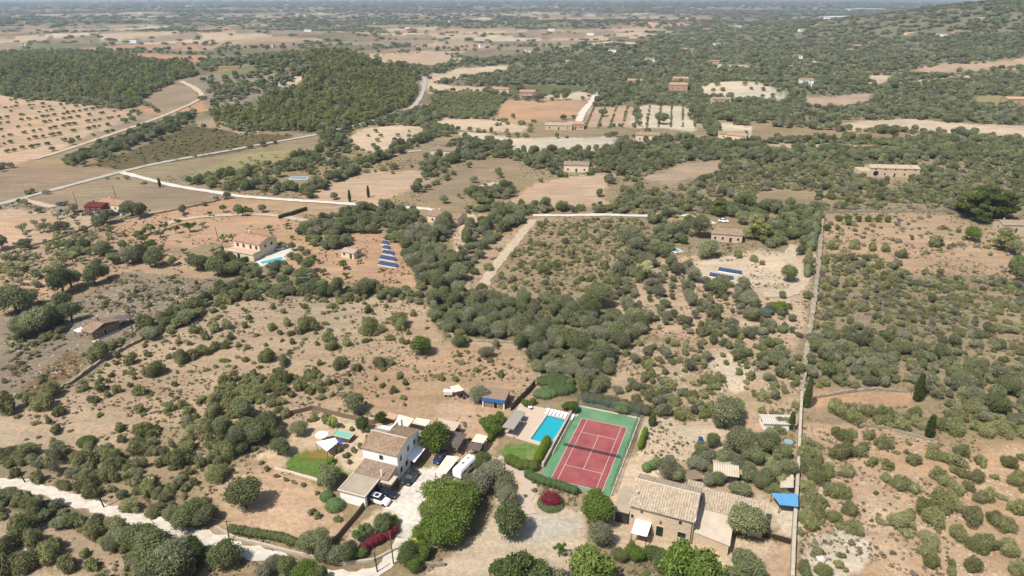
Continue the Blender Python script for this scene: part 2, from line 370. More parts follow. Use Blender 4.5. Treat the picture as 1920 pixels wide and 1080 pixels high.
def ground():
    az_in = np.arange(-44, 44.01, .075)
    az = np.concatenate([np.arange(-180, -44, 3.), az_in, np.arange(47, 180, 3.)])
    ya = 540-np.arange(1110, 8, -1.7)
    ang = PIT-np.arctan(ya/FPX)
    dmid = CAMH/np.tan(ang)
    dist = np.concatenate([[2, 15, 30, 45, 58, 68, 75], dmid[dmid > 80], np.geomspace(dmid[-1]*1.02, 90000, 60)])
    A, D = np.meshgrid(np.radians(az), dist, indexing='ij')
    X = (D*np.sin(A)).ravel(); Y = (D*np.cos(A)).ravel(); Z = TZ(X, Y)
    nd, na = len(dist), len(az)
    i = np.arange(na)[:, None]; j = np.arange(nd-1)[None, :]; i2 = (i+1) % na
    F = np.stack([(i*nd+j), (i*nd+j+1), (i2*nd+j+1), (i2*nd+j)], -1).reshape(-1, 4)
    me = bpy.data.meshes.new('ground')
    me.vertices.add(len(X)); me.vertices.foreach_set('co', np.stack([X, Y, Z], 1).ravel())
    me.loops.add(F.size); me.loops.foreach_set('vertex_index', F.ravel().astype(np.int32))
    me.polygons.add(len(F)); me.polygons.foreach_set('loop_start', (np.arange(len(F))*4).astype(np.int32))
    me.polygons.foreach_set('loop_total', np.full(len(F), 4, np.int32))
    me.polygons.foreach_set('use_smooth', np.ones(len(F), bool)); me.update(calc_edges=True)
    # soil colour per vertex
    d = np.hypot(X, Y)
    k = .5+d*.006
    qx = X+(fbm(X/(k*5), Y/(k*5), 41)-.5)*k*5; qy = Y+(fbm(X/(k*5), Y/(k*5), 51)-.5)*k*5
    ident, wooded, edge = far_fields(qx, qy)
    pal = np.array([alb(190,166,134), alb(210,186,154), alb(172,146,116), alb(170,150,124), alb(222,202,170), alb(134,128,92), alb(198,156,122), alb(154,136,110)])
    C = pal[(ident*7.99).astype(int)]
    C = np.where(wooded[:, None], np.array(alb(140, 134, 104)), C)
    C = np.where(((edge < 7+d*.004) & (ident > .3))[:, None], np.array(alb(140, 134, 104)), C)
    Rg = np.where(wooded, .7, .25)
    near = d < 640
    C = np.where((near)[:, None], np.array(NEARC), C); Rg = np.where(near, .8, Rg)
    C0, R0, Cs, Rs = C, Rg, 0, 0
    for s_ in range(4):
        C, Rg = C0.copy(), R0.copy(); kk = k*(.45+.15*s_)
        wx = qx+(vnoise(X/kk, Y/kk, 300+s_)-.5)*kk*3.2; wy = qy+(vnoise(X/kk, Y/kk, 400+s_)-.5)*kk*3.2
        for c, r, cl, P in FP:
            m = inside(P, wx, wy)
            C[m] = c; Rg[m] = r
        Cs = Cs+C/4; Rs = Rs+Rg/4
    C, Rg = Cs, Rs
    # broad patches of paler and redder earth
    n1 = fbm(X/23, Y/17, 61)-.5; n2 = fbm(X/60, Y/40, 71)-.5
    C = C*(1+n1[:, None]*.38)*(1+n2[:, None]*np.array([.30, .12, -.05]))
    at = me.color_attributes.new('soil', 'FLOAT_COLOR', 'POINT')
    at.data.foreach_set('color', np.concatenate([np.clip(C, .01, .8), Rg[:, None]], 1).astype(np.float32).ravel())
    m, n, l, p = new_mat('soil')
    a = N(n, 'ShaderNodeVertexColor', layer_name='soil'); g = N(n, 'ShaderNodeNewGeometry')
    def noise(scale, det=4, rough=.6, stretch=None):
        q = N(n, 'ShaderNodeTexNoise'); q.inputs['Scale'].default_value = scale; q.inputs['Detail'].default_value = det; q.inputs['Roughness'].default_value = rough
        if stretch:
            mp = N(n, 'ShaderNodeMapping'); mp.inputs['Scale'].default_value = stretch; mp.inputs['Rotation'].default_value = (0, 0, R(stretch[2]) if False else R(25))
            l.new(g.outputs['Position'], mp.inputs[0]); l.new(mp.outputs[0], q.inputs['Vector'])
        else: l.new(g.outputs['Position'], q.inputs['Vector'])
        return q
    def rng_(src, a0, a1, b0, b1):
        q = N(n, 'ShaderNodeMapRange'); q.inputs[1].default_value = a0; q.inputs[2].default_value = a1; q.inputs[3].default_value = b0; q.inputs[4].default_value = b1
        l.new(src, q.inputs[0]); return q.outputs[0]
    def math_(op, x, y):
        q = N(n, 'ShaderNodeMath', operation=op)
        for i_, s_ in ((0, x), (1, y)):
            if isinstance(s_, (int, float)): q.inputs[i_].default_value = s_
            else: l.new(s_, q.inputs[i_])
        return q.outputs[0]
    f1 = rng_(noise(.9, 6, .75).outputs['Fac'], .3, .7, .72, 1.28)
    f2 = rng_(noise(.16, 4, .6, (.35, 1.6, 1)).outputs['Fac'], .3, .7, .82, 1.18)
    f3 = rng_(noise(5, 3, .6).outputs['Fac'], .3, .7, .78, 1.22)
    f = math_('MULTIPLY', math_('MULTIPLY', f1, f2), f3)
    sc = N(n, 'ShaderNodeVectorMath', operation='SCALE'); l.new(a.outputs['Color'], sc.inputs[0]); l.new(f, sc.inputs['Scale'])
    # dry grass tufts and low herbs
    v = N(n, 'ShaderNodeTexVoronoi'); v.inputs['Scale'].default_value = .85; l.new(g.outputs['Position'], v.inputs['Vector'])
    clump = rng_(noise(.13, 4, .7).outputs['Fac'], .38, .64, 0, 1)
    vs = N(n, 'ShaderNodeSeparateColor'); l.new(v.outputs['Color'], vs.inputs[0])
    thr = math_('MULTIPLY', math_('MULTIPLY', vs.outputs[0], .42), math_('MULTIPLY', clump, a.outputs['Alpha']))
    spot = math_('LESS_THAN', v.outputs['Distance'], thr)
    spot = math_('MULTIPLY', spot, .85)
    herb = N(n, 'ShaderNodeMix', data_type='RGBA'); herb.inputs['B'].default_value = (*alb(112, 100, 66), 1)
    l.new(spot, herb.inputs['Factor']); l.new(sc.outputs[0], herb.inputs['A'])
    # pale stones
    v2 = N(n, 'ShaderNodeTexVoronoi'); v2.inputs['Scale'].default_value = 1.7; l.new(g.outputs['Position'], v2.inputs['Vector'])
    vs2 = N(n, 'ShaderNodeSeparateColor'); l.new(v2.outputs['Color'], vs2.inputs[0])
    cl2 = rng_(noise(.07, 3, .7).outputs['Fac'], .42, .6, 0, 1)
    t2 = math_('MULTIPLY', math_('MULTIPLY', math_('SUBTRACT', vs2.outputs[1], .55), .8), math_('MULTIPLY', cl2, a.outputs['Alpha']))
    st = math_('MULTIPLY', math_('LESS_THAN', v2.outputs['Distance'], t2), .8)
    rock = N(n, 'ShaderNodeMix', data_type='RGBA'); rock.inputs['B'].default_value = (*alb(222, 210, 188), 1)
    l.new(st, rock.inputs['Factor']); l.new(herb.outputs['Result'], rock.inputs['A'])
    l.new(rock.outputs['Result'], p.inputs['Base Color']); p.inputs['Roughness'].default_value = .95; p.inputs['Specular IOR Level'].default_value = .1
    bm = N(n, 'ShaderNodeBump'); bm.inputs['Strength'].default_value = .6; bm.inputs['Distance'].default_value = .35
    hh = math_('ADD', noise(1.3, 5, .7).outputs['Fac'], math_('MULTIPLY', spot, .5)); l.new(hh, bm.inputs['Height']); l.new(bm.outputs[0], p.inputs['Normal'])
    me.materials.append(m)
    o = bpy.data.objects.new('ground', me); COL.objects.link(o); o['kind'] = 'structure'
ground()

# ------------------------------------------------------------------ roads and tracks: strips laid on the ground
def ribbon(name, pts, width, mat, lift=.05, label=None, kind='structure', ragged=.25):
    P = [G(*p) for p in pts]
    out = []
    for i in range(len(P)-1):
        a, b = P[i], P[i+1]; L = (b-a).length; n = max(2, int(L/max(1.2, L*.0+a.length*.008)))
        p0 = P[max(i-1, 0)]; p3 = P[min(i+2, len(P)-1)]
        for k in range(n):
            t = k/n; t2 = t*t; t3 = t2*t
            out.append(.5*((2*a)+(-p0+b)*t+(2*p0-5*a+4*b-p3)*t2+(-p0+3*a-3*b+p3)*t3))
    out.append(P[-1])
    v = []; f = []
    ws = [-1, -.5, 0, .5, 1]
    for i, p in enumerate(out):
        d = (out[min(i+1, len(out)-1)]-out[max(i-1, 0)]); nrm = Vector((d.y, -d.x, 0)).normalized()
        for q in ws:
            e = 1+(random.random()-.5)*ragged*2 if abs(q) == 1 else 1
            c = p+nrm*q*width/2*e
            z = float(TZ(c.x, c.y)); v.append((c.x, c.y, z+lift+c.length*.0006))
        if i: 
            k = (i-1)*5
            for q in range(4): f.append((k+q, k+q+1, k+q+6, k+q+5))
    o = mesh_obj(name, v, f, mat); o['kind'] = kind
    return o
M_road = surf('pale gravel', (.52, .47, .40), .95, .14, .8, .2)
M_lane = surf('dusty gravel', (.50, .44, .36), .95, .24, .5, .3)
M_track = surf('beaten earth', alb(220, 198, 168), .95, .2, .5, .2)
M_asph = surf('worn asphalt', alb(206, 198, 184), .95, .1, .5)
ribbon('lane', [(-60,895),(0,905),(60,914),(130,936),(200,956),(260,974),(330,992),(400,1013),(450,1030),(500,1045),(560,1062),(620,1078),(680,1082),(725,1060),(748,1030),(757,1010)], 2.9, M_lane, ragged=.4)
ribbon('road', [(-60,398),(0,382),(60,366),(120,350),(180,334),(232,321),(300,306),(400,288),(480,273),(560,259),(620,247),(700,227),(750,212),(778,197),(790,178),(797,160),(796,146),(805,136)], 4.3, M_asph)
ribbon('road', [(228,323),(262,332),(330,349),(400,360),(450,368),(520,374),(600,379),(700,386),(760,390),(800,392),(850,402)], 3.8, M_road, .07)
ribbon('lane', [(1000,404),(1060,404),(1130,403),(1200,405),(1260,402),(1305,408),(1340,420)], 3.2, M_road)
ribbon('track', [(60,300),(110,286),(170,266),(230,245),(290,224),(330,208),(365,192),(378,180),(368,168),(340,153)], 4.5, M_track)
ribbon('lane', [(1088,244),(1086,228),(1092,212),(1104,196),(1116,180),(1118,170)], 6, M_road)
ribbon('track', [(300,425),(340,412),(400,405),(480,402),(540,408),(600,420),(690,434)], 4, M_track)
ribbon('track', [(1430,552),(1470,552),(1495,540),(1508,520),(1500,500),(1480,485),(1490,460)], 4.5, M_track)
ribbon('track', [(660,320),(700,303),(730,293),(760,286),(790,283)], 4, M_track)
ribbon('path', [(930,862),(960,875),(985,890),(992,912),(985,940),(990,965)], 3.0, surf('pinkish paving', alb(226, 205, 182), .9, .08, 1))
ribbon('track', [(900,545),(925,505),(965,455),(1000,412)], 4, M_track)
ribbon('lane', [(100,388),(60,378),(40,372)], 4, M_track)

# ------------------------------------------------------------------ plants: crowns of many small leaf clumps
def crown_arrays(lobes, n, q, seed, up=.25, keep_in=.12, ragged=.30):
    r = np.random.default_rng(seed)
    lob = np.array(lobes, float)                       # cx cy cz rx rz
    wgt = lob[:, 3]*(lob[:, 3]+lob[:, 4]); wgt /= wgt.sum()
    P = []; Nn = []; got = 0
    while got < n:
        m = 2000
        k = r.choice(len(lob), m, p=wgt); d = r.normal(size=(m, 3)); d[:, 2] += up*2; d /= np.linalg.norm(d, axis=1)[:, None]
        L = lob[k]; rr = 1-ragged*r.random(m)**2+ragged*.42*r.normal(size=m)+.22*ragged*(r.random(m) < .15)
        p = L[:, :3]+d*np.stack([L[:, 3], L[:, 3], L[:, 4]], 1)*rr[:, None]
        inn = np.zeros(m, bool)
        for j in range(len(lob)):
            s = ((p-lob[j, :3])/np.array([lob[j, 3], lob[j, 3], lob[j, 4]])); inn |= (k != j) & ((s**2).sum(1) < .72)
        ok = (~inn | (r.random(m) < keep_in)) & (p[:, 2] > .02)
        P.append(p[ok]); Nn.append(d[ok]); got += ok.sum()
    P = np.concatenate(P)[:n]; Nn = np.concatenate(Nn)[:n]
    Nn = Nn+r.normal(size=Nn.shape)*.7; Nn /= np.linalg.norm(Nn, axis=1)[:, None]
    t = np.cross(Nn, r.normal(size=Nn.shape)); t /= np.linalg.norm(t, axis=1)[:, None]; b = np.cross(Nn, t)
    s = q*(.55+.9*r.random(n))[:, None]; s2 = s*(.35+.5*r.random(n))[:, None]
    fold = Nn*s*.25
    V = np.stack([P-t*s*.5-b*s2*.35, P+t*s*.1-b*s2*.5-fold, P+t*s*.55+b*s2*.1, P-t*s*.05+b*s2*.5-fold*.5], 1)
    tint = np.clip(.5*r.random(n)+.5*fbm(P[:, 0]*4+9, P[:, 1]*4+P[:, 2]*5, seed), 0, 1)
    return V.reshape(-1, 3), tint
def crown_mesh(name, lobes, n, q, seed, mat, core=.72, **kw):
    V, tint = crown_arrays(lobes, n, q, seed, **kw)
    F = np.arange(len(V)).reshape(-1, 4)
    v = V.tolist(); f = F.tolist(); tt = tint.tolist()
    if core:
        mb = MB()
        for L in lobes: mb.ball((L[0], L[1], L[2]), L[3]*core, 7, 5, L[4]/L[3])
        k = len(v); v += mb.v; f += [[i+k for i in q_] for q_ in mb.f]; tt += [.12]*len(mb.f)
    me = bpy.data.meshes.new(name); me.from_pydata(v, [], f)
    a = me.attributes.new('tint', 'FLOAT', 'FACE'); a.data.foreach_set('value', np.array(tt, np.float32))
    me.materials.append(mat); return me
def rl(seed): return random.Random(seed)
def lobes_shrub(seed):
    r = rl(seed); o = [(0, 0, .40, .55, .52)]
    for i in range(r.randint(8, 11)):
        a = r.random()*6.28; d = .2+.52*r.random(); s = .24+.2*r.random(); o.append((d*math.cos(a), d*math.sin(a), .24+.72*r.random()*(1.15-d), s, s*1.05))
    return o
def lobes_tree(seed):
    r = rl(seed); o = [(0, 0, 1.05, .68, .6)]
    for i in range(r.randint(8, 11)):
        a = r.random()*6.28; d = .3+.38*r.random(); s = .34+.22*r.random(); o.append((d*math.cos(a), d*math.sin(a), .72+.8*r.random()*(1.15-d), s, s*.9))
    return o
def lobes_pine(seed):
    r = rl(seed); o = []
    for i in range(17):
        h = .5+1.7*(i/16.); m = .75*(1-((h-1.1)/1.5)**2)
        a = r.random()*6.28; d = m*(.3+.7*r.random()); s = .22+.2*r.random(); o.append((d*math.cos(a), d*math.sin(a), h, s, s*.62))
    return o
def lobes_open(seed):
    r = rl(seed); o = []
    for i in range(8):
        a = r.random()*6.28; d = .2+.55*r.random(); s = .22+.18*r.random(); o.append((d*math.cos(a), d*math.sin(a), .85+.55*r.random(), s, s*.7))
    return o
def trunk_mesh(name, h, r0, spread, seed, n=4):
    r = rl(seed); m = MB(); m.tube([(0, 0, -.1), (.03, .02, h*.5), (.0, .05, h)], [r0*1.25, r0, r0*.8], 6)
    for i in range(n):
        a = 6.28*i/n+r.random(); m.tube([(0, .04, h*.85), (spread*.5*math.cos(a), spread*.5*math.sin(a), h*1.25), (spread*math.cos(a), spread*math.sin(a), h*1.6+.2*r.random())], [r0*.65, r0*.4, r0*.15], 5)
    me = bpy.data.meshes.new(name); me.from_pydata(m.v, [], m.f); me.materials.append(BARK); return me
BARK = surf('bark', alb(120, 104, 86), .95, .25, 3, .3)
def sc3(c, k): return tuple(min(.8, v*k) for v in c)
LM = {
 'shrub': leaf_mat('maquis leaves', (0.215, 0.224, 0.088), (0.290, 0.272, 0.142)),
 'tree': leaf_mat('olive and carob leaves', (0.167, 0.190, 0.078), (0.259, 0.260, 0.149)),
 'pine': leaf_mat('pine needles', (0.21, 0.23, 0.07), (0.30, 0.295, 0.12)),
 'open': leaf_mat('almond leaves', (0.287, 0.293, 0.132), (0.380, 0.356, 0.196)),
 'orchard': leaf_mat('orchard leaves', (0.122, 0.187, 0.043), (0.179, 0.227, 0.071)),
 'garden': leaf_mat('garden tree leaves', (0.119, 0.173, 0.034), (0.188, 0.226, 0.061)),
 'grey': leaf_mat('grey olive leaves', (0.196, 0.197, 0.114), (0.275, 0.270, 0.178)),
 'fleck': leaf_mat('oleander leaves', (0.163, 0.196, 0.079), (0.229, 0.251, 0.129), (0.880, 0.789, 0.625), .10),
 'yellow': leaf_mat('yellow green leaves', (0.270, 0.272, 0.044), (0.355, 0.326, 0.075)),
 'dark': leaf_mat('dark glossy leaves', (0.089, 0.122, 0.037), (0.124, 0.161, 0.055)),
 'clip': leaf_mat('clipped leaves', (0.155, 0.223, 0.088), (0.196, 0.257, 0.108)),
 'lime': leaf_mat('bright hedge leaves', (0.128, 0.184, 0.018), (0.170, 0.224, 0.031)),
 'bloom': leaf_mat('magenta bracts', (.34, .035, .075), (.19, .05, .055), (.10, .15, .05), .34),
 'cypress': leaf_mat('cypress leaves', (0.077, 0.098, 0.032), (0.110, 0.131, 0.044)),
 'dpine': leaf_mat('dark pine needles', (.082, .105, .03), (.15, .165, .045)),
 'pampas': leaf_mat('dry grey twigs', (0.277, 0.235, 0.172), (0.359, 0.313, 0.230)),
}
LODN = {0: (3000, .10), 1: (950, .165), 2: (140, .4)}
KIND = {'shrub': (lobes_shrub, 'shrub', 1.0), 'tree': (lobes_tree, 'tree', 1.25), 'pine': (lobes_pine, 'pine', 1.3), 'open': (lobes_open, 'open', .7),
        'orchard': (lobes_open, 'orchard', .85), 'dpine': (lobes_pine, 'dpine', 1.6), 'twig': (lobes_shrub, 'pampas', .7), 'garden': (lobes_tree, 'garden', 1.25), 'grey': (lobes_tree, 'grey', 1.1)}
PROTO = {}
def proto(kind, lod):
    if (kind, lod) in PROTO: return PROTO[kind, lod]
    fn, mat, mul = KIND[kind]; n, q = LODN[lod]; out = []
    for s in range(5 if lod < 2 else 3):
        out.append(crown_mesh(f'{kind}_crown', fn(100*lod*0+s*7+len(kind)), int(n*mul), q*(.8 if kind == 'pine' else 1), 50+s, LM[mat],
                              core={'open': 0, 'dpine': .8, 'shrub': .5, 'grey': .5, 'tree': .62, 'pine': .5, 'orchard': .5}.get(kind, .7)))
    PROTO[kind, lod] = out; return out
TRUNK = {'tree': trunk_mesh('trunk', .62, .085, .4, 3), 'dpine': trunk_mesh('trunk', .9, .07, .5, 6), 'pine': trunk_mesh('trunk', .9, .07, .5, 5), 'open': trunk_mesh('trunk', .5, .06, .5, 7, 5),
         'orchard': trunk_mesh('trunk', .55, .07, .4, 9, 4), 'garden': trunk_mesh('trunk', .62, .08, .4, 11), 'grey': trunk_mesh('trunk', .5, .09, .45, 13)}

PL = []          # every plant: (x, y, radius, height factor, kind, tone)
def add(x, y, r, kind, hz=1.0): PL.append((float(x), float(y), float(r), float(hz), kind))
def px_plant(x, y, r, kind, hz=1.0):
    """a plant whose crown shows at photo pixel x, y with half-width r pixels"""
    off = .25 if kind == 'shrub' else .75
    g = G(x, y+r*off); s = r/FPX*math.hypot(math.hypot(g.x, g.y), CAMH)
    add(g.x, g.y, s, kind, hz)
SH = [(185,667,26),(210,650,14),(245,678,13),(292,697,22),(236,699,5),(190,730,12),(203,742,8),(221,733,10),(246,724,7),(262,738,12),(279,733,4),(174,751,9),(264,770,11),(187,780,5),(226,804,11),(106,808,11),(94,792,9),(110,775,13),(80,762,22),(95,740,18),(60,750,15),(10,770,28),(336,643,8),(356,645,7),(316,670,8),(338,676,17),(358,670,14),(384,660,15),(402,652,13),(374,622,13),(384,634,11),(362,620,12),(402,618,12),(425,651,10),(447,648,8),(432,634,11),(458,612,9),(425,612,15),(320,768,11),(343,760,10),(350,780,10),
 (501,672,18),(533,681,14),(616,638,14),(624,650,16),(652,645,12),(636,686,18),(645,678,14),(668,692,11),(654,703,8),(590,694,8),(616,718,9),(628,717,7),(649,719,10),(605,729,6),(602,746,9),(624,741,6),(710,684,17),(726,680,14),(762,643,8),(686,622,14),(713,620,13),(751,613,18),(765,625,8),(855,645,14),(872,638,14),(930,648,11),(749,708,9),(760,720,9),(892,695,8),(733,737,6),(511,616,10),(526,625,8),(545,627,6),(580,612,21),(566,620,14),(540,608,12),(591,786,9),(534,779,12),
 (690,582,14),(571,577,9),(635,562,7),(522,555,14),(485,560,10),(512,577,7),(531,586,7),(511,614,9),(645,581,4),(747,607,20),(697,620,22),(687,540,20),(712,546,14),(415,550,18),(360,578,16),(330,590,16),(278,612,26),(308,602,18),(345,584,14),
 (1211,690,7),(1295,692,10),(1322,714,14),(1336,716,12),(1272,678,10),(1285,662,10),(1212,662,4),(1184,702,5),(1362,682,7),(1355,667,7),(1345,626,12),(1370,627,8),(1313,611,9),(1300,720,8),(1385,700,9),(1400,690,7),(1413,735,6),(1398,728,5),(1240,680,6),(1250,700,6),(1225,715,7),(1260,730,9),(1282,740,8),
 (1567,768,22),(1585,776,20),(1600,788,20),(1625,775,15),(1652,780,18),(1668,778,14),(1692,800,18),(1580,820,20),(1627,820,12),(1656,835,17),(1710,867,14),(1665,874,13),(1576,850,22),(1594,848,16),(1612,850,14),(1588,888,18),(1684,912,18),(1698,914,16),(1662,900,12),(1712,920,14),(1746,855,13),(1768,863,12),(1802,850,16),(1840,868,14),(1774,905,16),(1802,890,14),(1828,898,16),(1815,916,12),(1893,870,16),(1905,905,18),(1838,938,16),(1852,936,14),(1910,957,20),(1735,955,26),(1765,950,30),(1752,975,28),(1785,945,20),(1790,925,16),(1690,982,20),(1705,972,14),(1825,975,20),(1862,978,18),(1880,988,18),(1842,1020,22),(1830,1030,16),(1797,1006,18),(1738,1015,18),(1738,1042,18),(1744,1058,16),(1820,1065,18),(1890,1035,20),(1600,995,24),(1592,960,20),(1566,972,16),(1518,985,24),(1530,968,20),(1560,925,26),(1575,930,18),(1520,885,22),(1532,900,20),(1517,855,20),(1508,832,14),(1512,920,20),(1520,945,22),(1585,1070,7),(1502,1066,16),(1540,1074,16),(1785,1060,8),(1865,896,7),(1905,1075,22),(1700,850,6),(1682,850,5),(1500,1000,10),(1672,800,10),(1760,800,16),(1715,795,14),(1850,815,16),(1880,812,18),(1830,802,14),(1790,808,20),
 (417,892,18),(355,887,11),(218,860,12),(365,905,10),(340,895,8),(300,870,14),(380,870,12),(40,1000,30),(60,1015,24),(20,1030,24),(90,1045,20),(130,1062,20),(160,1040,12),(55,1060,30),(10,1075,30),(110,1025,16),(170,1065,14),
 (1015,425,7),(1079,424,7),(1095,445,10),(1141,427,9),(1132,500,12),(1110,522,9),(1070,477,14),(1020,510,18),(1035,500,12),(1042,557,15),(1145,530,15),(1167,515,10),(1050,440,8),(1120,455,8),(1004,440,6),(1060,455,8),(1000,500,10),(1080,530,9),(960,480,8),(975,500,9),(940,520,9),(1100,490,8),(1020,460,8),(1160,480,8),(1180,500,12),
 (915,504,11),(1382,480,12),(1413,489,9),(1428,495,7),(1438,585,8),(1405,600,7),(1450,610,7),(1340,600,8),(1635,467,12),(1600,462,15),(1752,460,13),(1660,470,10),(1690,480,12),(1560,465,12),(1580,485,14),(1545,490,12)]
SH += [(636,845,8),(650,855,8),(662,846,8),(675,838,7),(610,793,5),(640,800,6),(660,806,7),(552,905,5),(568,910,6),(536,900,6),(645,893,7),(655,868,7),(520,893,5),(580,790,6),(690,822,7),(500,880,7),(490,868,6),(595,925,6),(700,1000,9),(1000,905,6),(985,930,4),(1003,920,5),(1185,1020,8),(1210,1075,9),(1305,1030,5),(1240,905,6),(1330,1000,6)]
for a in SH: px_plant(a[0], a[1], a[2]*(.88 if a[2] < 24 else .74), 'shrub', 1.05+.4*random.random())
TR = [(436,491,9,'garden'),(462,491,8,'garden'),(449,494,7,'garden'),(424,488,7,'garden'),(410,484,6,'garden'),(472,500,6,'dark'),(530,460,8,'tree'),(548,464,8,'tree'),(566,470,8,'tree'),(546,480,8,'tree'),(560,486,9,'tree'),(576,478,8,'grey'),(506,452,6,'tree'),(793,650,20,'garden'),(912,660,14,'grey'),(862,640,14,'tree'),(899,738,20,'grey'),(666,758,19,'tree'),(817,826,30,'garden'),(918,798,20,'garden'),(935,792,16,'garden'),(500,800,22,'tree'),(480,815,22,'tree'),(445,830,20,'tree'),(520,812,14,'tree'),
 (120,535,22,'tree'),(135,528,16,'tree'),(178,520,17,'tree'),(200,515,12,'tree'),(32,570,22,'tree'),(55,562,16,'tree'),(75,612,22,'tree'),(98,602,20,'tree'),(135,590,16,'tree'),(250,482,16,'grey'),(264,478,14,'tree'),(292,487,17,'tree'),(325,490,10,'tree'),(372,495,16,'tree'),(410,502,22,'tree'),(435,507,14,'tree'),(194,467,14,'tree'),(160,462,12,'tree'),(129,462,10,'orchard'),(111,465,8,'orchard'),(17,490,12,'open'),
 (205,410,13,'grey'),(187,422,12,'tree'),(248,394,14,'tree'),(266,398,12,'tree'),(117,430,12,'grey'),(84,429,9,'open'),(0,460,12,'tree'),
 (687,540,16,'tree'),(1185,445,20,'tree'),(1190,462,16,'grey'),(1122,560,22,'tree'),(1210,505,22,'open'),(1297,517,15,'grey'),(1345,540,18,'tree'),(1295,560,15,'grey'),(1270,507,12,'grey'),(1325,470,17,'tree'),(1310,430,20,'tree'),(1242,446,13,'tree'),(1246,472,13,'tree'),(1258,492,14,'tree'),(1228,462,13,'tree'),(1282,452,8,'garden'),(1382,440,9,'tree'),(1290,412,8,'garden'),(1390,410,13,'tree'),(1372,398,12,'tree'),(1365,462,7,'open'),(1347,478,6,'shrub'),(1262,435,18,'tree'),(1345,388,21,'dpine'),(1412,430,26,'pine'),(1432,436,24,'pine'),(1392,532,12,'tree'),(1405,562,17,'grey'),(1410,592,14,'tree'),(1325,577,12,'grey'),(1177,572,17,'grey'),(1477,517,15,'tree'),(1515,440,13,'tree'),(1525,420,12,'tree'),(1508,455,13,'tree'),(1500,470,10,'tree'),(1515,495,10,'tree'),(1520,510,8,'tree'),(1513,555,8,'tree'),(1460,578,13,'garden'),(1820,442,14,'garden'),(1880,452,22,'pine'),
 (1830,392,28,'dpine'),(1862,388,30,'dpine'),(1812,385,20,'dpine'),(1845,372,26,'dpine'),(1880,394,20,'dpine'),(1075,765,12,'garden'),(1060,762,8,'garden'),(1000,752,9,'garden'),(985,756,9,'garden'),(1165,765,14,'fleck'),(1905,500,18,'tree'),(1900,470,12,'tree'),(1915,520,14,'tree'),
 (1360,780,28,'tree'),(1376,768,18,'tree'),(1345,790,14,'tree'),(1250,880,22,'grey'),(1268,888,16,'tree'),(1395,985,33,'tree'),(1115,955,33,'garden'),(1125,1005,24,'grey'),(958,980,34,'fleck'),
 (835,925,36,'garden'),(862,948,31,'garden'),(815,960,32,'garden'),(850,975,34,'garden'),(825,995,34,'garden'),(875,925,26,'garden'),(800,1000,22,'garden'),
 (905,868,20,'fleck'),(925,890,22,'grey'),(905,905,24,'grey'),(945,910,20,'tree'),(950,935,20,'grey'),(884,903,15,'grey'),(890,925,14,'grey'),
 (970,1066,36,'dark'),(945,1075,26,'dark'),(1005,1075,22,'dark'),(1105,1065,38,'garden'),(1130,1080,22,'garden'),(1270,1062,36,'garden'),(1310,1070,32,'garden'),(1240,1050,22,'fleck'),(1225,1040,18,'dark'),(1185,1035,18,'garden'),(1160,1040,14,'tree'),(1395,1062,28,'fleck'),(1380,1085,20,'tree'),(1048,1032,15,'orchard'),
 (462,930,29,'tree'),(427,1040,29,'tree'),(262,1008,24,'tree'),(290,1026,28,'tree'),(330,1046,28,'grey'),(368,1034,22,'dark'),(330,1070,30,'tree'),(290,1072,26,'tree'),(235,1008,20,'tree'),(352,972,22,'tree'),(385,970,19,'tree'),(325,962,16,'tree'),(402,960,12,'tree'),(305,1052,24,'grey'),(292,960,14,'shrub'),
 (590,1015,24,'tree'),(610,1030,20,'tree'),(632,1038,18,'grey'),(655,1036,18,'tree'),(672,1000,17,'orchard'),(690,990,12,'tree'),(718,985,18,'fleck'),(735,978,12,'garden'),(542,1062,18,'tree'),(515,1055,16,'grey'),(575,1072,20,'garden'),(600,1078,14,'tree'),(495,1075,14,'grey'),
 (622,895,20,'tree'),(610,885,14,'tree'),(525,838,19,'fleck'),(560,805,15,'tree'),(615,786,11,'tree'),(600,905,10,'shrub'),(680,798,13,'dark'),(690,805,9,'orchard'),(716,785,12,'dark'),(595,968,10,'shrub'),(585,960,10,'shrub'),(633,975,10,'shrub'),(1510,1078,12,'tree'),
 (765,1040,22,'dark'),(790,1030,18,'garden'),(775,1055,16,'garden'),(1385,830,22,'tree'),(1410,850,20,'tree'),(1440,835,20,'tree'),(1380,870,18,'grey'),(1345,895,14,'tree'),(1400,885,18,'tree'),(1425,905,14,'tree'),(1385,920,16,'tree'),(1330,900,14,'grey'),(1305,868,16,'grey'),(1325,862,16,'grey'),(1450,870,14,'open'),(1460,900,14,'open'),(1470,850,14,'tree'),(1482,760,12,'cyp'),(1462,792,10,'tree'),(1478,795,9,'tree'),(1475,880,16,'tree'),(1240,868,8,'garden'),(1222,870,8,'open'),
 (1240,225,11,'tree'),(1130,212,8,'tree'),(975,165,8,'tree'),(1008,185,9,'tree'),(1044,182,7,'tree'),(1060,180,8,'tree'),(962,218,5,'tree')]
ORCH = [(285,462,13),(272,448,11),(258,442,10),(283,430,12),(268,436,8),(310,424,10),(336,416,8),(330,430,10),(357,425,13),(302,438,9),(380,422,7),(210,432,6),(347,404,5),(394,400,6),(420,392,9),(455,396,12),(600,490,6),(606,510,8),(650,515,8),(676,490,6),(716,505,5),(645,495,12),(586,482,8),(636,455,10),(537,424,8),(505,428,7),(475,450,6),(510,438,5),(548,445,6),(575,440,8),(582,452,10),(420,447,9),(436,445,7),(360,480,8),(345,470,7),(400,470,7),(415,465,6),(600,448,8)]
for a in TR:
    k = a[3]
    if k == 'cyp': continue
    px_plant(a[0], a[1], a[2], k, (.92+.3*random.random())*(.62 if 'pine' in k else 1))
for a in ORCH: px_plant(a[0], a[1], a[2], 'orchard', .9)
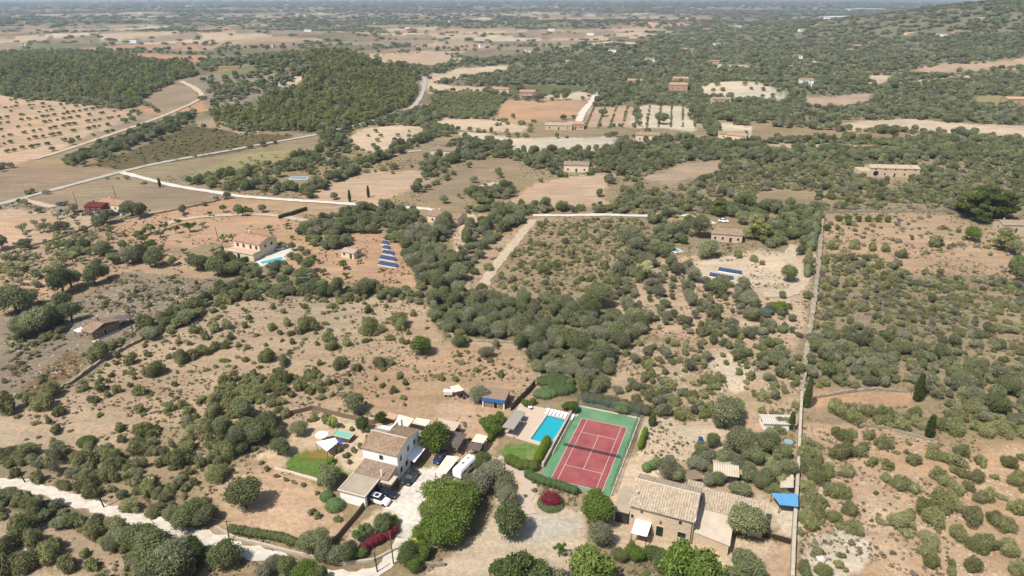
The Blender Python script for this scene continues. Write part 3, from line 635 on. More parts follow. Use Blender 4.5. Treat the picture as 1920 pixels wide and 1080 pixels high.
for (x0, y0, x1, y1, nn, rr) in [(1571,410,1665,412,6,6)]:
    for i in range(nn): px_plant(x0+(x1-x0)*i/(nn-1), y0+(y1-y0)*i/(nn-1), rr, 'garden', 1)
for p in [(1550,428,6),(1590,418,6),(1571,428,4),(1568,445,5)]: px_plant(*p, 'garden', 1)

CLEAR = [P for c, r, cl, P in FP if cl]
HOUSES = [(1333,452,9),(1631,330,14),(802,416,9),(160,398,8),(185,392,9),(1057,322,10),(808,292,11),(974,184,13),(1022,243,13),(1064,243,9),(1192,264,12),(1255,174,15),(1176,158,13),(1336,194,13),(1348,258,13),(1888,196,14),(1878,436,8),(410,134,14),(543,336,12),(930,174,9)]
HP = [(G(x+4, y), r_) for x, y, r_ in HOUSES]

EXTRA_CLEAR = [poly(p) for p in [
  [(1000,900),(1100,745),(1225,775),(1150,935)], [(935,830),(965,750),(1100,760),(1020,850)], [(628,880),(700,790),(800,790),(790,860),(740,900),(690,960),(625,940)],
  [(1140,905),(1250,895),(1450,935),(1440,1040),(1140,1010)], [(690,455),(752,455),(752,505),(690,505)], [(1315,490),(1400,490),(1400,530),(1315,530)],
  [(120,590),(230,585),(225,650),(120,650)], [(390,430),(560,430),(560,505),(470,505)],
  [(140,372),(250,372),(250,412),(90,412)], [(780,380),(870,380),(870,420),(780,420)], [(525,326),(572,326),(575,352),(528,352)], [(1000,712),(1060,705),(1085,748),(1040,765),(995,745)], [(1205,332),(1285,302),(1362,302),(1340,328),(1290,345),(1230,355)], [(1410,364),(1470,354),(1530,364),(1535,384),(1425,388)], [(478,470),(530,470),(540,500),(480,510)], [(1310,400),(1390,405),(1385,455),(1300,455)], [(765,715),(960,715),(960,780),(765,780)]]]
ROADS = []
def roadline(pts, w_): ROADS.append((poly(pts), w_))
roadline([(-60,895),(0,905),(60,914),(130,936),(200,956),(260,974),(330,992),(400,1013),(450,1030),(500,1045),(560,1062),(620,1078),(680,1082),(725,1060),(748,1030)], 1.5)
roadline([(-60,398),(0,382),(60,366),(120,350),(180,334),(232,321),(300,306),(400,288),(480,273),(560,259),(620,247),(700,227),(750,212),(778,197),(790,178),(797,160),(796,146)], 4)
roadline([(228,323),(262,332),(330,349),(400,360),(450,368),(520,374),(600,379),(700,386),(760,390)], 4)
roadline([(1000,404),(1060,404),(1130,403),(1200,405)], 3)
roadline([(60,300),(110,286),(170,266),(230,245),(290,224),(330,208),(365,192),(378,180),(368,168),(340,153)], 5)
roadline([(1088,244),(1086,228),(1092,212),(1104,196),(1116,180)], 5)
roadline([(1430,552),(1470,552),(1495,540),(1508,520),(1500,500)], 3)
roadline([(1490,1080),(1497,840),(1502,745),(1517,625),(1537,480),(1542,400)], .9)
roadline([(900,545),(925,505),(965,455),(1000,412)], 3)
roadline([(1345,655),(1380,720),(1400,760),(1420,800)], 2.5)
def near_road(x, y):
    m = np.zeros(x.shape, bool)
    for P, w_ in ROADS:
        for i in range(len(P)-1):
            a, b = P[i], P[i+1]; d = b-a; L = (d**2).sum(); t = np.clip(((x-a[0])*d[0]+(y-a[1])*d[1])/L, 0, 1)
            m |= np.hypot(x-a[0]-t*d[0], y-a[1]-t*d[1]) < w_
    return m
def scatter(pts, cover, mix, clump=.5, seed=1, road=1.0, size=1.0, clear=True, noise_sc=14):
    """fill a patch of land: cover = share of the ground under crowns; mix = {kind: (share, rmin, rmax)}"""
    P = poly(pts) if isinstance(pts, list) else pts
    r = np.random.default_rng(seed)
    x0, y0 = P.min(0); x1, y1 = P.max(0)
    ks = list(mix); ws = np.array([mix[k][0] for k in ks], float); ws /= ws.sum()
    am = sum(w_*math.pi*((mix[k][1]+mix[k][2])/2*size)**2 for w_, k in zip(ws, ks))
    n = int((x1-x0)*(y1-y0)*cover/am*1.5)
    n = min(n, 60000)
    x = r.uniform(x0, x1, n); y = r.uniform(y0, y1, n)
    m = inside(P, x, y)
    if clump: m &= (fbm(x/noise_sc, y/noise_sc, seed+200) > .5-(.5-clump*.5)*.6+.0) | (r.random(n) < .15)
    if clear:
        for C in CLEAR+EXTRA_CLEAR: m &= ~inside(C, x, y)
        m[m] &= ~near_road(x[m], y[m])
        for hp, hr_ in HP: m &= np.hypot((x-hp.x-hr_*.4), (y-hp.y+hr_*.1)) > hr_
    x, y = x[m], y[m]
    k = r.choice(len(ks), len(x), p=ws)
    lo = np.array([mix[q][1] for q in ks])[k]; hi = np.array([mix[q][2] for q in ks])[k]
    rad = (lo+(hi-lo)*r.random(len(x))**1.5)*size
    # thin out overlaps
    cell = np.mean(rad)*.95 if len(rad) else 1
    seen = set(); keep = []
    for i in range(len(x)):
        c = (int(x[i]//cell), int(y[i]//cell))
        if c in seen: continue
        seen.add(c); keep.append(i)
    for i in keep: add(x[i], y[i], rad[i]*.92, ks[k[i]], .7+.75*r.random()**1.5)
MQ = {'shrub': (.72, .8, 2.0)}
WD = {'tree': (.45, 1.5, 3.2), 'grey': (.33, 1.4, 2.9), 'shrub': (.22, 1.0, 2.0)}
scatter([(805,560),(870,545),(930,560),(1010,560),(1080,575),(1130,590),(1210,620),(1165,655),(1140,700),(1120,755),(1060,745),(1015,720),(1005,685),(960,640),(900,630),(840,632),(805,600)], 2.1, WD, 0, 1)
scatter([(725,448),(755,405),(800,398),(835,402),(848,430),(822,468),(870,500),(862,545),(805,565),(780,530),(752,470)], 2.0, WD, 0, 2, size=1.15)
scatter([(560,432),(600,410),(660,395),(700,392),(760,388),(765,425),(700,440),(640,438)], 1.3, WD, 0, 3)
scatter([(860,470),(880,430),(930,400),(1000,395),(990,410),(930,450),(900,490),(885,540),(860,545)], 1.2, WD, .3, 4)
scatter([(0,898),(0,860),(60,845),(200,830),(300,800),(370,760),(420,800),(440,850),(420,900),(400,960),(330,985),(200,945),(130,925)], 1.1, {'shrub': (.9, 1.2, 2.8), 'grey': (.1, 1.2, 2)}, .35, 5)
scatter([(-60,918),(0,926),(60,936),(130,959),(200,982),(260,1002),(380,1040),(350,1085),(245,1085),(235,1045),(180,1012),(120,1000),(60,980),(-60,975)], 2.2, {'shrub': (.75, 1.0, 2.2), 'tree': (.15, 1.3, 2.2), 'grey': (.1, 1.2, 2.0)}, 0, 6)
scatter([(385,735),(440,712),(500,700),(600,696),(598,730),(560,760),(500,785),(420,795),(390,770)], 1.7, {'shrub': (1, 1.2, 2.6)}, 0, 7)
scatter([(400,800),(440,775),(520,790),(530,820),(500,850),(440,860),(400,840)], 1.0, {'tree': (.6, 1.5, 2.8), 'shrub': (.4, 1.2, 2)}, 0, 8)
scatter([(265,640),(290,600),(350,575),(400,545),(480,525),(560,530),(640,545),(720,540),(790,555),(785,575),(700,560),(620,570),(540,560),(430,575),(350,605),(290,638)], 1.3, {'shrub': (.6, 1.2, 2.5), 'tree': (.4, 1.5, 2.8)}, .2, 9)
scatter([(100,740),(260,645),(430,565),(600,550),(780,570),(830,640),(960,650),(1000,700),(900,760),(700,760),(600,760),(380,740),(380,790),(0,860),(0,800)], .10, {'shrub': (1, .5, 1.5)}, .6, 10)
scatter([(700,700),(830,660),(960,650),(1000,700),(940,780),(760,790)], .02, {'shrub': (1, .4, .9)}, .6, 310)
scatter([(0,700),(30,610),(90,600),(240,515),(400,525),(350,595),(240,640),(120,700),(0,780)], .35, {'shrub': (.5, .4, 1.3), 'twig': (.5, .4, 1.1)}, .7, 11)
scatter([(20,640),(60,590),(130,570),(120,600),(110,640)], 1.1, {'tree': (.5, 1.8, 3), 'shrub': (.5, 1.2, 2)}, 0, 12)
scatter([(1545,482),(1640,478),(1700,512),(1800,520),(1900,535),(1980,560),(1980,720),(1800,700),(1700,640),(1520,640),(1530,560)], .92, {'shrub': (.62, .7, 1.9), 'twig': (.24, .6, 1.6), 'grey': (.14, 1.0, 1.9)}, .5, 13, noise_sc=9)
scatter([(1516,640),(1600,630),(1700,640),(1800,690),(1980,720),(1980,800),(1850,795),(1780,770),(1740,740),(1690,728),(1600,724),(1516,732)], 1.6, {'shrub': (.35, 1.1, 2.1), 'tree': (.33, 1.4, 2.8), 'grey': (.25, 1.3, 2.6), 'twig': (.07, 1, 1.8)}, 0, 14)
scatter([(1545,765),(1700,775),(1790,770),(1900,800),(1980,800),(1980,830),(1850,815),(1700,800),(1600,790)], .9, {'shrub': (1, 1.3, 2.6)}, .2, 15)
scatter([(1506,800),(1700,820),(1980,850),(1980,1100),(1500,1100)], .10, {'shrub': (1, .6, 2.0)}, .6, 16)
scatter([(1500,800),(1530,800),(1560,930),(1560,960),(1500,1010),(1494,900)], 1.3, {'shrub': (1, 1.4, 2.8)}, 0, 17)
scatter([(1290,840),(1380,820),(1440,800),(1488,800),(1488,930),(1440,950),(1400,920),(1340,905),(1300,880)], .9, {'tree': (.5, 1.4, 2.4), 'shrub': (.3, 1, 2), 'open': (.2, 1.2, 2)}, .25, 18)
scatter([(1130,760),(1150,725),(1230,730),(1320,745),(1345,770),(1320,790),(1230,780),(1215,790),(1130,770)], 1.3, {'shrub': (.6, 1.2, 2.2), 'grey': (.4, 1.3, 2.2)}, .1, 19)
scatter([(1165,650),(1300,640),(1490,670),(1500,790),(1420,790),(1400,740),(1330,745),(1230,725),(1160,700)], .55, {'shrub': (.9, .7, 1.9), 'grey': (.1, 1, 2)}, .5, 20)
scatter([(1290,625),(1340,600),(1500,660),(1500,720),(1400,690),(1330,660)], .8, {'tree': (.5, 1.2, 2.2), 'shrub': (.5, 1, 2)}, .3, 21)
scatter([(1005,412),(1190,408),(1230,440),(1180,500),(1130,565),(1010,555),(890,545),(930,470)], .36, {'shrub': (.7, .4, 1.5), 'twig': (.3, .4, 1.1)}, .5, 22)
scatter([(1150,600),(1180,540),(1230,490),(1300,500),(1400,545),(1480,560),(1500,640),(1400,630),(1300,625),(1210,615)], .40, {'grey': (.5, 1.2, 2.3), 'shrub': (.3, .8, 1.6), 'tree': (.2, 1.2, 2.2)}, .3, 23)
scatter([(1185,470),(1230,425),(1300,440),(1240,490),(1190,540),(1150,570),(1130,560),(1160,500)], .8, {'tree': (.6, 1.3, 2.6), 'grey': (.4, 1.3, 2.4)}, .2, 24)
scatter([(1185,300),(1300,292),(1500,300),(1640,290),(1980,285),(1980,392),(1780,396),(1540,398),(1200,402),(1160,370)], 1.0, {'shrub': (.62, 1.1, 2.6), 'tree': (.10, 1.4, 2.8), 'grey': (.12, 1.4, 2.6), 'twig': (.16, 1, 2)}, .4, 25, noise_sc=16)
scatter([(1200,405),(1250,400),(1300,400),(1400,380),(1540,395),(1535,460),(1490,450),(1440,470),(1400,405),(1320,395),(1220,425)], 1.1, {'tree': (.7, 1.8, 3.2), 'shrub': (.3, 1.2, 2)}, .1, 26)
scatter([(1000,392),(1150,388),(1200,350),(1200,400),(1000,402)], 1.3, {'tree': (.6, 1.6, 3), 'shrub': (.4, 1.5, 2.4)}, .1, 27)
scatter([(800,300),(860,262),(940,270),(1010,285),(1130,285),(1200,250),(1300,262),(1420,262),(1980,262),(1980,292),(1500,300),(1300,300),(1190,330),(1050,335),(960,300),(880,300),(820,330),(770,340)], 1.05, {'tree': (.5, 1.5, 3.2), 'grey': (.2, 1.5, 2.8), 'shrub': (.3, 1.3, 2.4)}, .25, 28)
scatter([(600,240),(640,250),(650,280),(700,300),(640,330),(560,365),(440,365),(350,345),(420,325),(520,310),(590,290),(600,270)], .7, {'tree': (.6, 1.8, 3.4), 'open': (.3, 1.5, 2.4), 'shrub': (.1, 1, 2)}, .35, 29)
scatter([(560,362),(640,328),(700,298),(720,300),(650,335),(580,372)], 1.8, {'tree': (1, 2.2, 3.6)}, 0, 30)
scatter([(780,210),(810,200),(815,225),(860,250),(820,260),(760,285),(720,300),(760,250),(700,240),(620,255),(600,245),(690,235)], 1.2, {'tree': (.9, 2, 3.6), 'shrub': (.1, 2, 3)}, 0, 31)
scatter([(120,300),(170,282),(260,250),(330,222),(370,210),(340,240),(260,270),(200,295),(130,310)], 1.5, {'tree': (.8, 2, 3.2), 'shrub': (.2, 2, 3)}, 0, 32)
scatter([(80,420),(190,430),(250,440),(330,480),(300,500),(200,500),(0,560),(0,500)], .35, {'open': (.8, 1.5, 2.4), 'tree': (.2, 1.5, 2.5)}, 0, 33)
scatter([(440,375),(700,392),(1000,402),(1000,395),(700,385),(440,368)], 1.0, {'tree': (.6, 1.5, 2.6), 'shrub': (.4, 1, 2)}, 0, 34)
scatter([(870,360),(940,350),(980,360),(1000,345),(1000,400),(880,400),(860,420),(900,380)], .7, {'tree': (1, 1.8, 3)}, .2, 35)
scatter([(400,480),(520,500),(560,490),(600,520),(560,530),(440,520),(380,500)], .9, {'tree': (.7, 1.8, 3), 'shrub': (.3, 1.2, 2)}, 0, 36)
scatter([(560,438),(620,420),(660,430),(665,470),(600,470)], 1.1, {'tree': (.6, 1.8, 3.2), 'grey': (.4, 1.6, 2.6)}, 0, 37)
scatter([(1440,270),(1705,285),(1980,288),(1980,300),(1400,300)], 1.0, {'tree': (1, 2, 3.6)}, .2, 38)
# pine woods on the two hills
scatter([(470,214),(500,180),(560,165),(580,140),(590,104),(640,98),(720,118),(778,150),(784,192),(740,208),(690,234),(620,250),(520,246),(450,230)], 1.5, {'pine': (.72, 1.8, 3.6), 'tree': (.18, 1.8, 2.8), 'shrub': (.1, 1.5, 2.5)}, .3, 40)
scatter([(390,214),(470,192),(470,230),(520,246),(460,252),(410,240)], .6, {'pine': (.4, 1.8, 3.2), 'tree': (.2, 1.5, 3), 'shrub': (.4, 1.5, 2.5)}, .2, 41)
scatter([(-60,100),(120,98),(250,106),(340,122),(372,142),(330,150),(262,198),(200,190),(60,174),(-60,180)], 1.5, {'pine': (.5, 2., 3.8), 'tree': (.25, 1.8, 3.2), 'shrub': (.25, 1.6, 2.8)}, .3, 42)
scatter([(0,172),(60,170),(262,196),(240,206),(110,192),(0,190)], 1.0, {'shrub': (.7, 2, 3), 'tree': (.3, 2, 3)}, .2, 43)
scatter([(380,150),(480,140),(480,110),(590,104),(578,142),(450,190),(400,200)], .4, {'tree': (1, 1.8, 3.4)}, .4, 44)
scatter([(1296,165),(1312,165),(1330,215),(1352,255),(1330,258),(1308,215)], 1.6, {'tree': (1, 2, 3.4)}, 0, 80, clear=False)
scatter([(1195,164),(1292,160),(1300,188),(1230,194)], 1.0, {'tree': (1, 2, 3.4)}, .2, 81)
scatter([(1310,190),(1480,190),(1500,220),(1420,232),(1330,225)], 1.0, {'tree': (1, 2, 3.4)}, .3, 82)
# orchard rows
def rows(a, b, c, nr, nc, r, kind, jit=.6, skip=.08, seed=1):
    A, B, Cc = G(*a), G(*b), G(*c); q = random.Random(seed)
    for i in range(nr):
        for j in range(nc):
            if q.random() < skip: continue
            p = A+(B-A)*(i/max(1, nr-1))+(Cc-A)*(j/max(1, nc-1))
            add(p.x+q.uniform(-jit, jit), p.y+q.uniform(-jit, jit), r*q.uniform(.7, 1.25), kind, .9)
rows((-40,296), (260,238), (-40,196), 22, 10, 1.45, 'garden', 1.2, .3, 3)
scatter([(820,172),(905,172),(945,184),(920,214),(862,219),(816,208)], .5, {'shrub': (1, .8, 1.6)}, 0, 70, clear=False)
scatter([(170,310),(300,266),(352,236),(480,254),(550,254),(400,290),(240,314)], .10, {'shrub': (1, .6, 1.4)}, .4, 71, clear=False)
rows((-20,560), (190,470), (-60,470), 9, 7, 2.2, 'open', 1.2, .12, 4)
for i in range(10):
    t = i/9.; a = (1098+t*205, 240-t*2); b = (1116+t*185, 196+t*2)
    rows(a, (a[0]+.1, a[1]), b, 1, 17, .95, 'tree', .3, .05, 20+i)
rows((1120,190), (1225,194), (1150,168), 7, 6, 2.3, 'orchard', .8, .1, 40)
rows((1325,182), (1450,182), (1345,162), 6, 3, 2.4, 'tree', 3, .3, 41)
rows((665,318), (735,326), (700,306), 6, 2, 1.0, 'tree', 1, .2, 42)
rows((400,340), (560,320), (470,300), 7, 5, 1.5, 'open', 1.5, .25, 43)
rows((560,300), (650,270), (560,285), 5, 3, 1.4, 'open', 1.5, .3, 44)
rows((655,275), (780,275), (680,248), 6, 4, 1.5, 'tree', 2, .4, 45)
# bushes and small trees along the field margins
scatter([(1546,402),(1780,398),(1900,440),(1900,520),(1700,508),(1550,468)], .10, {'shrub': (.5, .5, 1.6), 'twig': (.5, .6, 1.8)}, .5, 61)
scatter([(1510,1010),(1560,990),(1700,1000),(1720,1080),(1500,1080)], .05, {'twig': (1, .4, 1.0)}, .5, 62)
scatter([(610,748),(720,690),(850,652),(1004,690),(930,850),(770,795)], .012, {'twig': (1, .3, .8)}, .5, 63)
def margins():
    r = np.random.default_rng(8)
    for c, rr, cl, P in FP:
        if not cl or P[:, 1].mean() < 230: continue
        for i in range(len(P)):
            a, b = P[i], P[(i+1) % len(P)]; L = np.hypot(*(b-a)); n = int(L/5.5)
            if r.random() < .25: continue
            for q in range(n):
                if r.random() < .45: continue
                t = r.random(); s = r.uniform(.9, 2.6)
                p = a+(b-a)*t+r.normal(size=2)*1.6
                if not near_road(np.array([p[0]]), np.array([p[1]]))[0]: add(p[0], p[1], s, ['shrub', 'tree', 'grey'][int(r.integers(3))], 1.0)
margins()
# the land just outside the picture goes on the same way
for k_, pl_ in enumerate([[(1960,285),(2700,285),(3000,700),(2800,1150),(2000,1150),(1960,800)], [(-40,620),(-500,620),(-900,1150),(-80,1150)], [(-60,400),(-700,400),(-600,620),(-60,620)], [(-80,1105),(2000,1105),(2200,1500),(-400,1500)]]):
    scatter(pl_, [.5, .4, .25, .4][k_], {'shrub': (.8, .8, 2.2), 'grey': (.2, 1.2, 2.2)}, .4, 500+k_)
scatter([(1750,95),(1830,58),(1900,30),(1990,18),(1990,108),(1900,100),(1780,118)], .9, {'tree': (.7, 3, 5.5), 'shrub': (.3, 2.5, 4)}, .2, 510)
# open country beyond: woods, hedges and single trees by the field pattern
def country():
    r = np.random.default_rng(5)
    def band(d0, d1, step, rmin, rmax, hedge, keepout=True):
        out = []
        A = (math.radians(80)/2)*(d1*d1-d0*d0); n = int(A/step)
        dd = np.sqrt(r.uniform(d0*d0, d1*d1, n)); aa = r.uniform(-R(41), R(41), n)
        x, y = dd*np.sin(aa), dd*np.cos(aa)
        idt, wd, e = far_fields(x, y)
        m = (wd & (r.random(n) < .92)) | ((e < hedge) & (idt > .3) & (r.random(n) < .8)) | (r.random(n) < .007)
        if keepout:
            for C in CLEAR: m &= ~inside(C, x, y)
            for c, rr, cl, P in FP:
                if not cl: m &= ~(inside(P, x, y))
            m[m] &= ~near_road(x[m], y[m])
            for hp, hr_ in HP: m &= np.hypot((x-hp.x-hr_*.4), (y-hp.y+hr_*.1)) > hr_
        x, y = x[m], y[m]; rad = r.uniform(rmin, rmax, len(x))
        for i in range(len(x)): PL.append((x[i], y[i], rad[i], (.75+.5*random.random()) if rmax < 6 else .5, 'tree' if r.random() < .62 else ('grey' if r.random() < .6 else 'shrub')))
    band(560, 950, 36, 1.7, 3.4, 5)
    band(950, 1500, 90, 2.0, 4.0, 7)
    band(1500, 2600, 330, 3.5, 7, 9, False)
    band(2600, 5000, 1700, 6, 14, 12, False)
    band(5000, 9000, 8000, 14, 28, 16, False)
country()
print('plants', len(PL))

# ------------------------------------------------------------------ place them: the largest in view one by one, the rest as masses
CATN = {'shrub': 'shrub', 'twig': 'shrub', 'tree': 'tree', 'grey': 'tree', 'garden': 'tree', 'fleck': 'tree', 'dark': 'tree', 'pine': 'pine_tree', 'dpine': 'pine_tree', 'open': 'fruit_tree', 'orchard': 'fruit_tree', 'lime': 'tree'}
for k, base in (('fleck', lobes_tree), ('dark', lobes_tree)): KIND[k] = (base, k, 1.2); TRUNK[k] = TRUNK['tree']
arr = np.array([p[:4] for p in PL]); kinds = np.array([p[4] for p in PL])
_dist = np.hypot(np.hypot(arr[:, 0], arr[:, 1]), CAMH)
_dep = arr[:, 1]*cP+(CAMH-TZ(arr[:, 0], arr[:, 1]))*sP
_u = FPX*arr[:, 0]/_dep; _v = 540-FPX*(arr[:, 1]*sP-(CAMH-TZ(arr[:, 0], arr[:, 1]))*cP)/_dep
app = arr[:, 2]/_dist*FPX
vis = (np.abs(_u) < 950) & (_v > -5) & (_v < 1088)
INDIV = []   # (object, x, y, r, category, kind)
used = np.zeros(len(arr), bool)
fullc = {'shrub': 300, 'tree': 300, 'pine_tree': 300, 'fruit_tree': 300}
cats = np.array([CATN[k] for k in kinds])
arrz = TZ(arr[:, 0], arr[:, 1])
for cat, lim in fullc.items():
    ids = np.where((cats == cat) & vis)[0]; ids = ids[np.argsort(-app[ids])][:lim]
    for i in ids:
        used[i] = True
        x, y, r, hz = arr[i]; k = kinds[i]; lod = 0 if app[i] > 13 else 1
        ms = proto(k, lod); me = ms[int(rng.integers(len(ms)))]; rz = rng.uniform(0, 6.28)
        sx = r*rng.uniform(.78, 1.2); sy = r*rng.uniform(.78, 1.2)
        if cat == 'shrub' or app[i] < 5:
            o = bpy.data.objects.new(cat, me); COL.objects.link(o); root = o
            o.location = (x, y, arrz[i]-.05); o.rotation_euler = (0, 0, rz); o.scale = (sx, sy, r*hz)
        else:
            root = empty(cat, (x, y, arrz[i]-.05), rz); root.scale = (sx, sy, r*hz)
            c = bpy.data.objects.new('crown', me); COL.objects.link(c); c.parent = root
            t = bpy.data.objects.new('trunk', TRUNK[k]); COL.objects.link(t); t.parent = root
        INDIV.append((root, x, y, r, cat, k, app[i], hz))
def mass(name, label, sel, lod):
    ks = sorted(set(kinds[sel])); col = bpy.data.collections.new(name+' plants'); cnt = {}
    tot = 0
    for k in ks:
        ms = proto(k, lod); cnt[k] = (tot, len(ms))
        for me in ms:
            o = bpy.data.objects.new('p%03d' % tot, me); col.objects.link(o); tot += 1
    idx = np.where(sel)[0]; n = len(idx)
    me = bpy.data.meshes.new(name); me.vertices.add(n)
    me.vertices.foreach_set('co', np.stack([arr[idx, 0], arr[idx, 1], arrz[idx]-.05], 1).astype(np.float32).ravel())
    ix = np.array([cnt[kinds[i]][0]+int(rng.integers(cnt[kinds[i]][1])) for i in idx], np.int32)
    s = arr[idx, 2]; scl = np.stack([s*rng.uniform(.75, 1.2, n), s*rng.uniform(.75, 1.2, n), s*arr[idx, 3]], 1)
    if lod == 2: scl[:, 0] *= 1.55
    me.attributes.new('ix', 'INT', 'POINT').data.foreach_set('value', ix)
    me.attributes.new('sc', 'FLOAT_VECTOR', 'POINT').data.foreach_set('vector', scl.astype(np.float32).ravel())
    me.attributes.new('rz', 'FLOAT_VECTOR', 'POINT').data.foreach_set('vector', np.stack([np.zeros(n), np.zeros(n), rng.uniform(0, 6.28, n)], 1).astype(np.float32).ravel())
    o = bpy.data.objects.new(name, me); COL.objects.link(o); tag(o, label, name.replace('_', ' '), None, 'stuff')
    g = bpy.data.node_groups.new(name, 'GeometryNodeTree')
    g.interface.new_socket('Geometry', in_out='INPUT', socket_type='NodeSocketGeometry'); g.interface.new_socket('Geometry', in_out='OUTPUT', socket_type='NodeSocketGeometry')
    gi = g.nodes.new('NodeGroupInput'); go = g.nodes.new('NodeGroupOutput'); iop = g.nodes.new('GeometryNodeInstanceOnPoints')
    ci = g.nodes.new('GeometryNodeCollectionInfo'); ci.inputs['Collection'].default_value = col; ci.inputs['Separate Children'].default_value = True; ci.inputs['Reset Children'].default_value = True
    def na(nm, t): q = g.nodes.new('GeometryNodeInputNamedAttribute'); q.data_type = t; q.inputs[0].default_value = nm; return q.outputs['Attribute']
    e2r = g.nodes.new('FunctionNodeEulerToRotation')
    L = g.links.new
    L(gi.outputs[0], iop.inputs['Points']); L(ci.outputs[0], iop.inputs['Instance']); iop.inputs['Pick Instance'].default_value = True
    L(na('ix', 'INT'), iop.inputs['Instance Index']); L(na('sc', 'FLOAT_VECTOR'), iop.inputs['Scale'])
    L(na('rz', 'FLOAT_VECTOR'), e2r.inputs[0]); L(e2r.outputs[0], iop.inputs['Rotation']); L(iop.outputs[0], go.inputs[0])
    mod = o.modifiers.new('plants', 'NODES'); mod.node_group = g
    return o
inner = _dist < 6000
sh = cats == 'shrub'
mass('scrub', 'low dusty green maquis shrubs covering the dry slopes between the properties', ~used & sh & (app >= 5), 1)
mass('woodland', 'mixed grey green woodland and thickets between the fields and farms', ~used & ~sh & (app >= 5), 1)
mass('distant_woodland', 'far belts of trees, hedges and scrub across the plain towards the horizon', ~used & (app < 5), 2)
# dry tufts and herbs between the shrubs
def tufts():
    r = np.random.default_rng(91); X = []; Y = []
    n = 60000; dd = 80+(420-80)*r.random(n)**1.3; aa = r.uniform(-R(40), R(40), n); x, y = dd*np.sin(aa), dd*np.cos(aa)
    m = (fbm(x/11, y/11, 77) > .44) & (r.random(n) < .75)
    for C in CLEAR+EXTRA_CLEAR: m &= ~inside(C, x, y)
    m[m] &= ~near_road(x[m], y[m]); x, y = x[m], y[m]; n = len(x); print('tufts', n)
    col = bpy.data.collections.new('tuft plants')
    t = leaf_mat('dry tuft', (.20, .175, .10), (.30, .25, .165))
    for i in range(4):
        me = crown_mesh('tuft', [(0, 0, .25, .8, .5), (.4, .2, .3, .5, .5)], 26, .75, 300+i, t, core=0, ragged=.5); o = bpy.data.objects.new('t%d' % i, me); col.objects.link(o)
    me = bpy.data.meshes.new('dry_tufts'); me.vertices.add(n); me.vertices.foreach_set('co', np.stack([x, y, TZ(x, y)-.03], 1).astype(np.float32).ravel())
    me.attributes.new('ix', 'INT', 'POINT').data.foreach_set('value', r.integers(0, 4, n).astype(np.int32))
    s = .14+.34*r.random(n)**2.2+dd[m]*.0004
    me.attributes.new('sc', 'FLOAT_VECTOR', 'POINT').data.foreach_set('vector', np.stack([s, s, s*r.uniform(.7, 1.3, n)], 1).astype(np.float32).ravel())
    me.attributes.new('rz', 'FLOAT_VECTOR', 'POINT').data.foreach_set('vector', np.stack([s*0, s*0, r.uniform(0, 6.28, n)], 1).astype(np.float32).ravel())
    o = bpy.data.objects.new('dry_tufts', me); COL.objects.link(o); tag(o, 'small dry grass tufts and herbs dotted over the bare slopes', 'grass', None, 'stuff')
    g = bpy.data.objects['scrub'].modifiers[0].node_group.copy(); g.name = 'tufts'
    for nd in g.nodes:
        if nd.type == 'COLLECTION_INFO': nd.inputs['Collection'].default_value = col
    o.modifiers.new('plants', 'NODES').node_group = g
tufts()
print('individuals', len(INDIV), 'lod1', int((~used & (app >= 5)).sum()), 'lod2', int((~used & (app < 5)).sum()))

# ------------------------------------------------------------------ buildings
A22 = R(-22)
WHITEW = surf('white render', (.80, .77, .72), .9, .05, .6)
CREAM = surf('cream render', (.66, .54, .38), .9, .08, .6)
STONE = cells('rubble stone', (.64, .50, .35), (.42, .31, .20), 3.2, (1, 1, 1.6), (.56, .44, .31))
STONEG = cells('grey rubble stone', alb(196, 176, 150), alb(146, 126, 104), 2.4, (1, 1, 1.5), alb(170, 150, 126))
TILE = cells('old clay tiles', (.44, .32, .22), (.20, .13, .085), 5, (1, .6, 1), None, .9, .4)
TILEP = cells('weathered pale tiles', (.56, .46, .34), (.27, .21, .14), 5, (1, .6, 1), None, .9, .4)
TILER = cells('orange clay tiles', (.56, .36, .24), (.30, .17, .10), 5, (1, .6, 1), None, .9, .4)
TILEB = cells('brown clay tiles', (.40, .31, .23), (.19, .13, .09), 5, (1, .6, 1), None, .9, .4)
CEMENT = surf('grey cement roof', (.46, .38, .29), .9, .14, .5, .2)
CEMENTB = surf('brown sheet roof', (.33, .27, .20), .9, .14, .4, .2)
GREYR = surf('dark sheet roof', alb(122, 108, 100), .8, .15, .6)
RIM = surf('lime mortar', (.60, .49, .38), .9, .08, 1)
GLASS = surf('dark window glass', (.02, .025, .03), .15, .1, 1, spec=.6)
DARKD = surf('dark timber', alb(74, 58, 46), .8, .2, 2)
GREEND = surf('green painted shutters', alb(30, 62, 48), .6, .1, 3)
WOODP = surf('weathered timber', alb(150, 128, 104), .85, .2, 3)
WHITEP = surf('white paint', (.82, .82, .81), .5, .03, 1)
WHITEC = surf('white canvas', (.84, .83, .81), .8, .03, 1)
BEIGEC = surf('beige canvas', (.66, .54, .41), .85, .06, 1)
METAL = surf('galvanised steel', alb(150, 152, 152), .45, .1, 2, metal=.4)
DARKM = surf('dark metal', alb(70, 72, 74), .5, .1, 2)
TERRA = surf('terracotta', alb(190, 120, 84), .8, .1, 3)
def Lc(root, px, py, h=0.0):
    """photo pixel at height h above the ground -> (x, y) in a thing's own frame"""
    g = G(px, py, h); d = Vector((g.x-root.location.x, g.y-root.location.y)); a = root.rotation_euler.z
    return (d.x*math.cos(a)+d.y*math.sin(a), -d.x*math.sin(a)+d.y*math.cos(a))
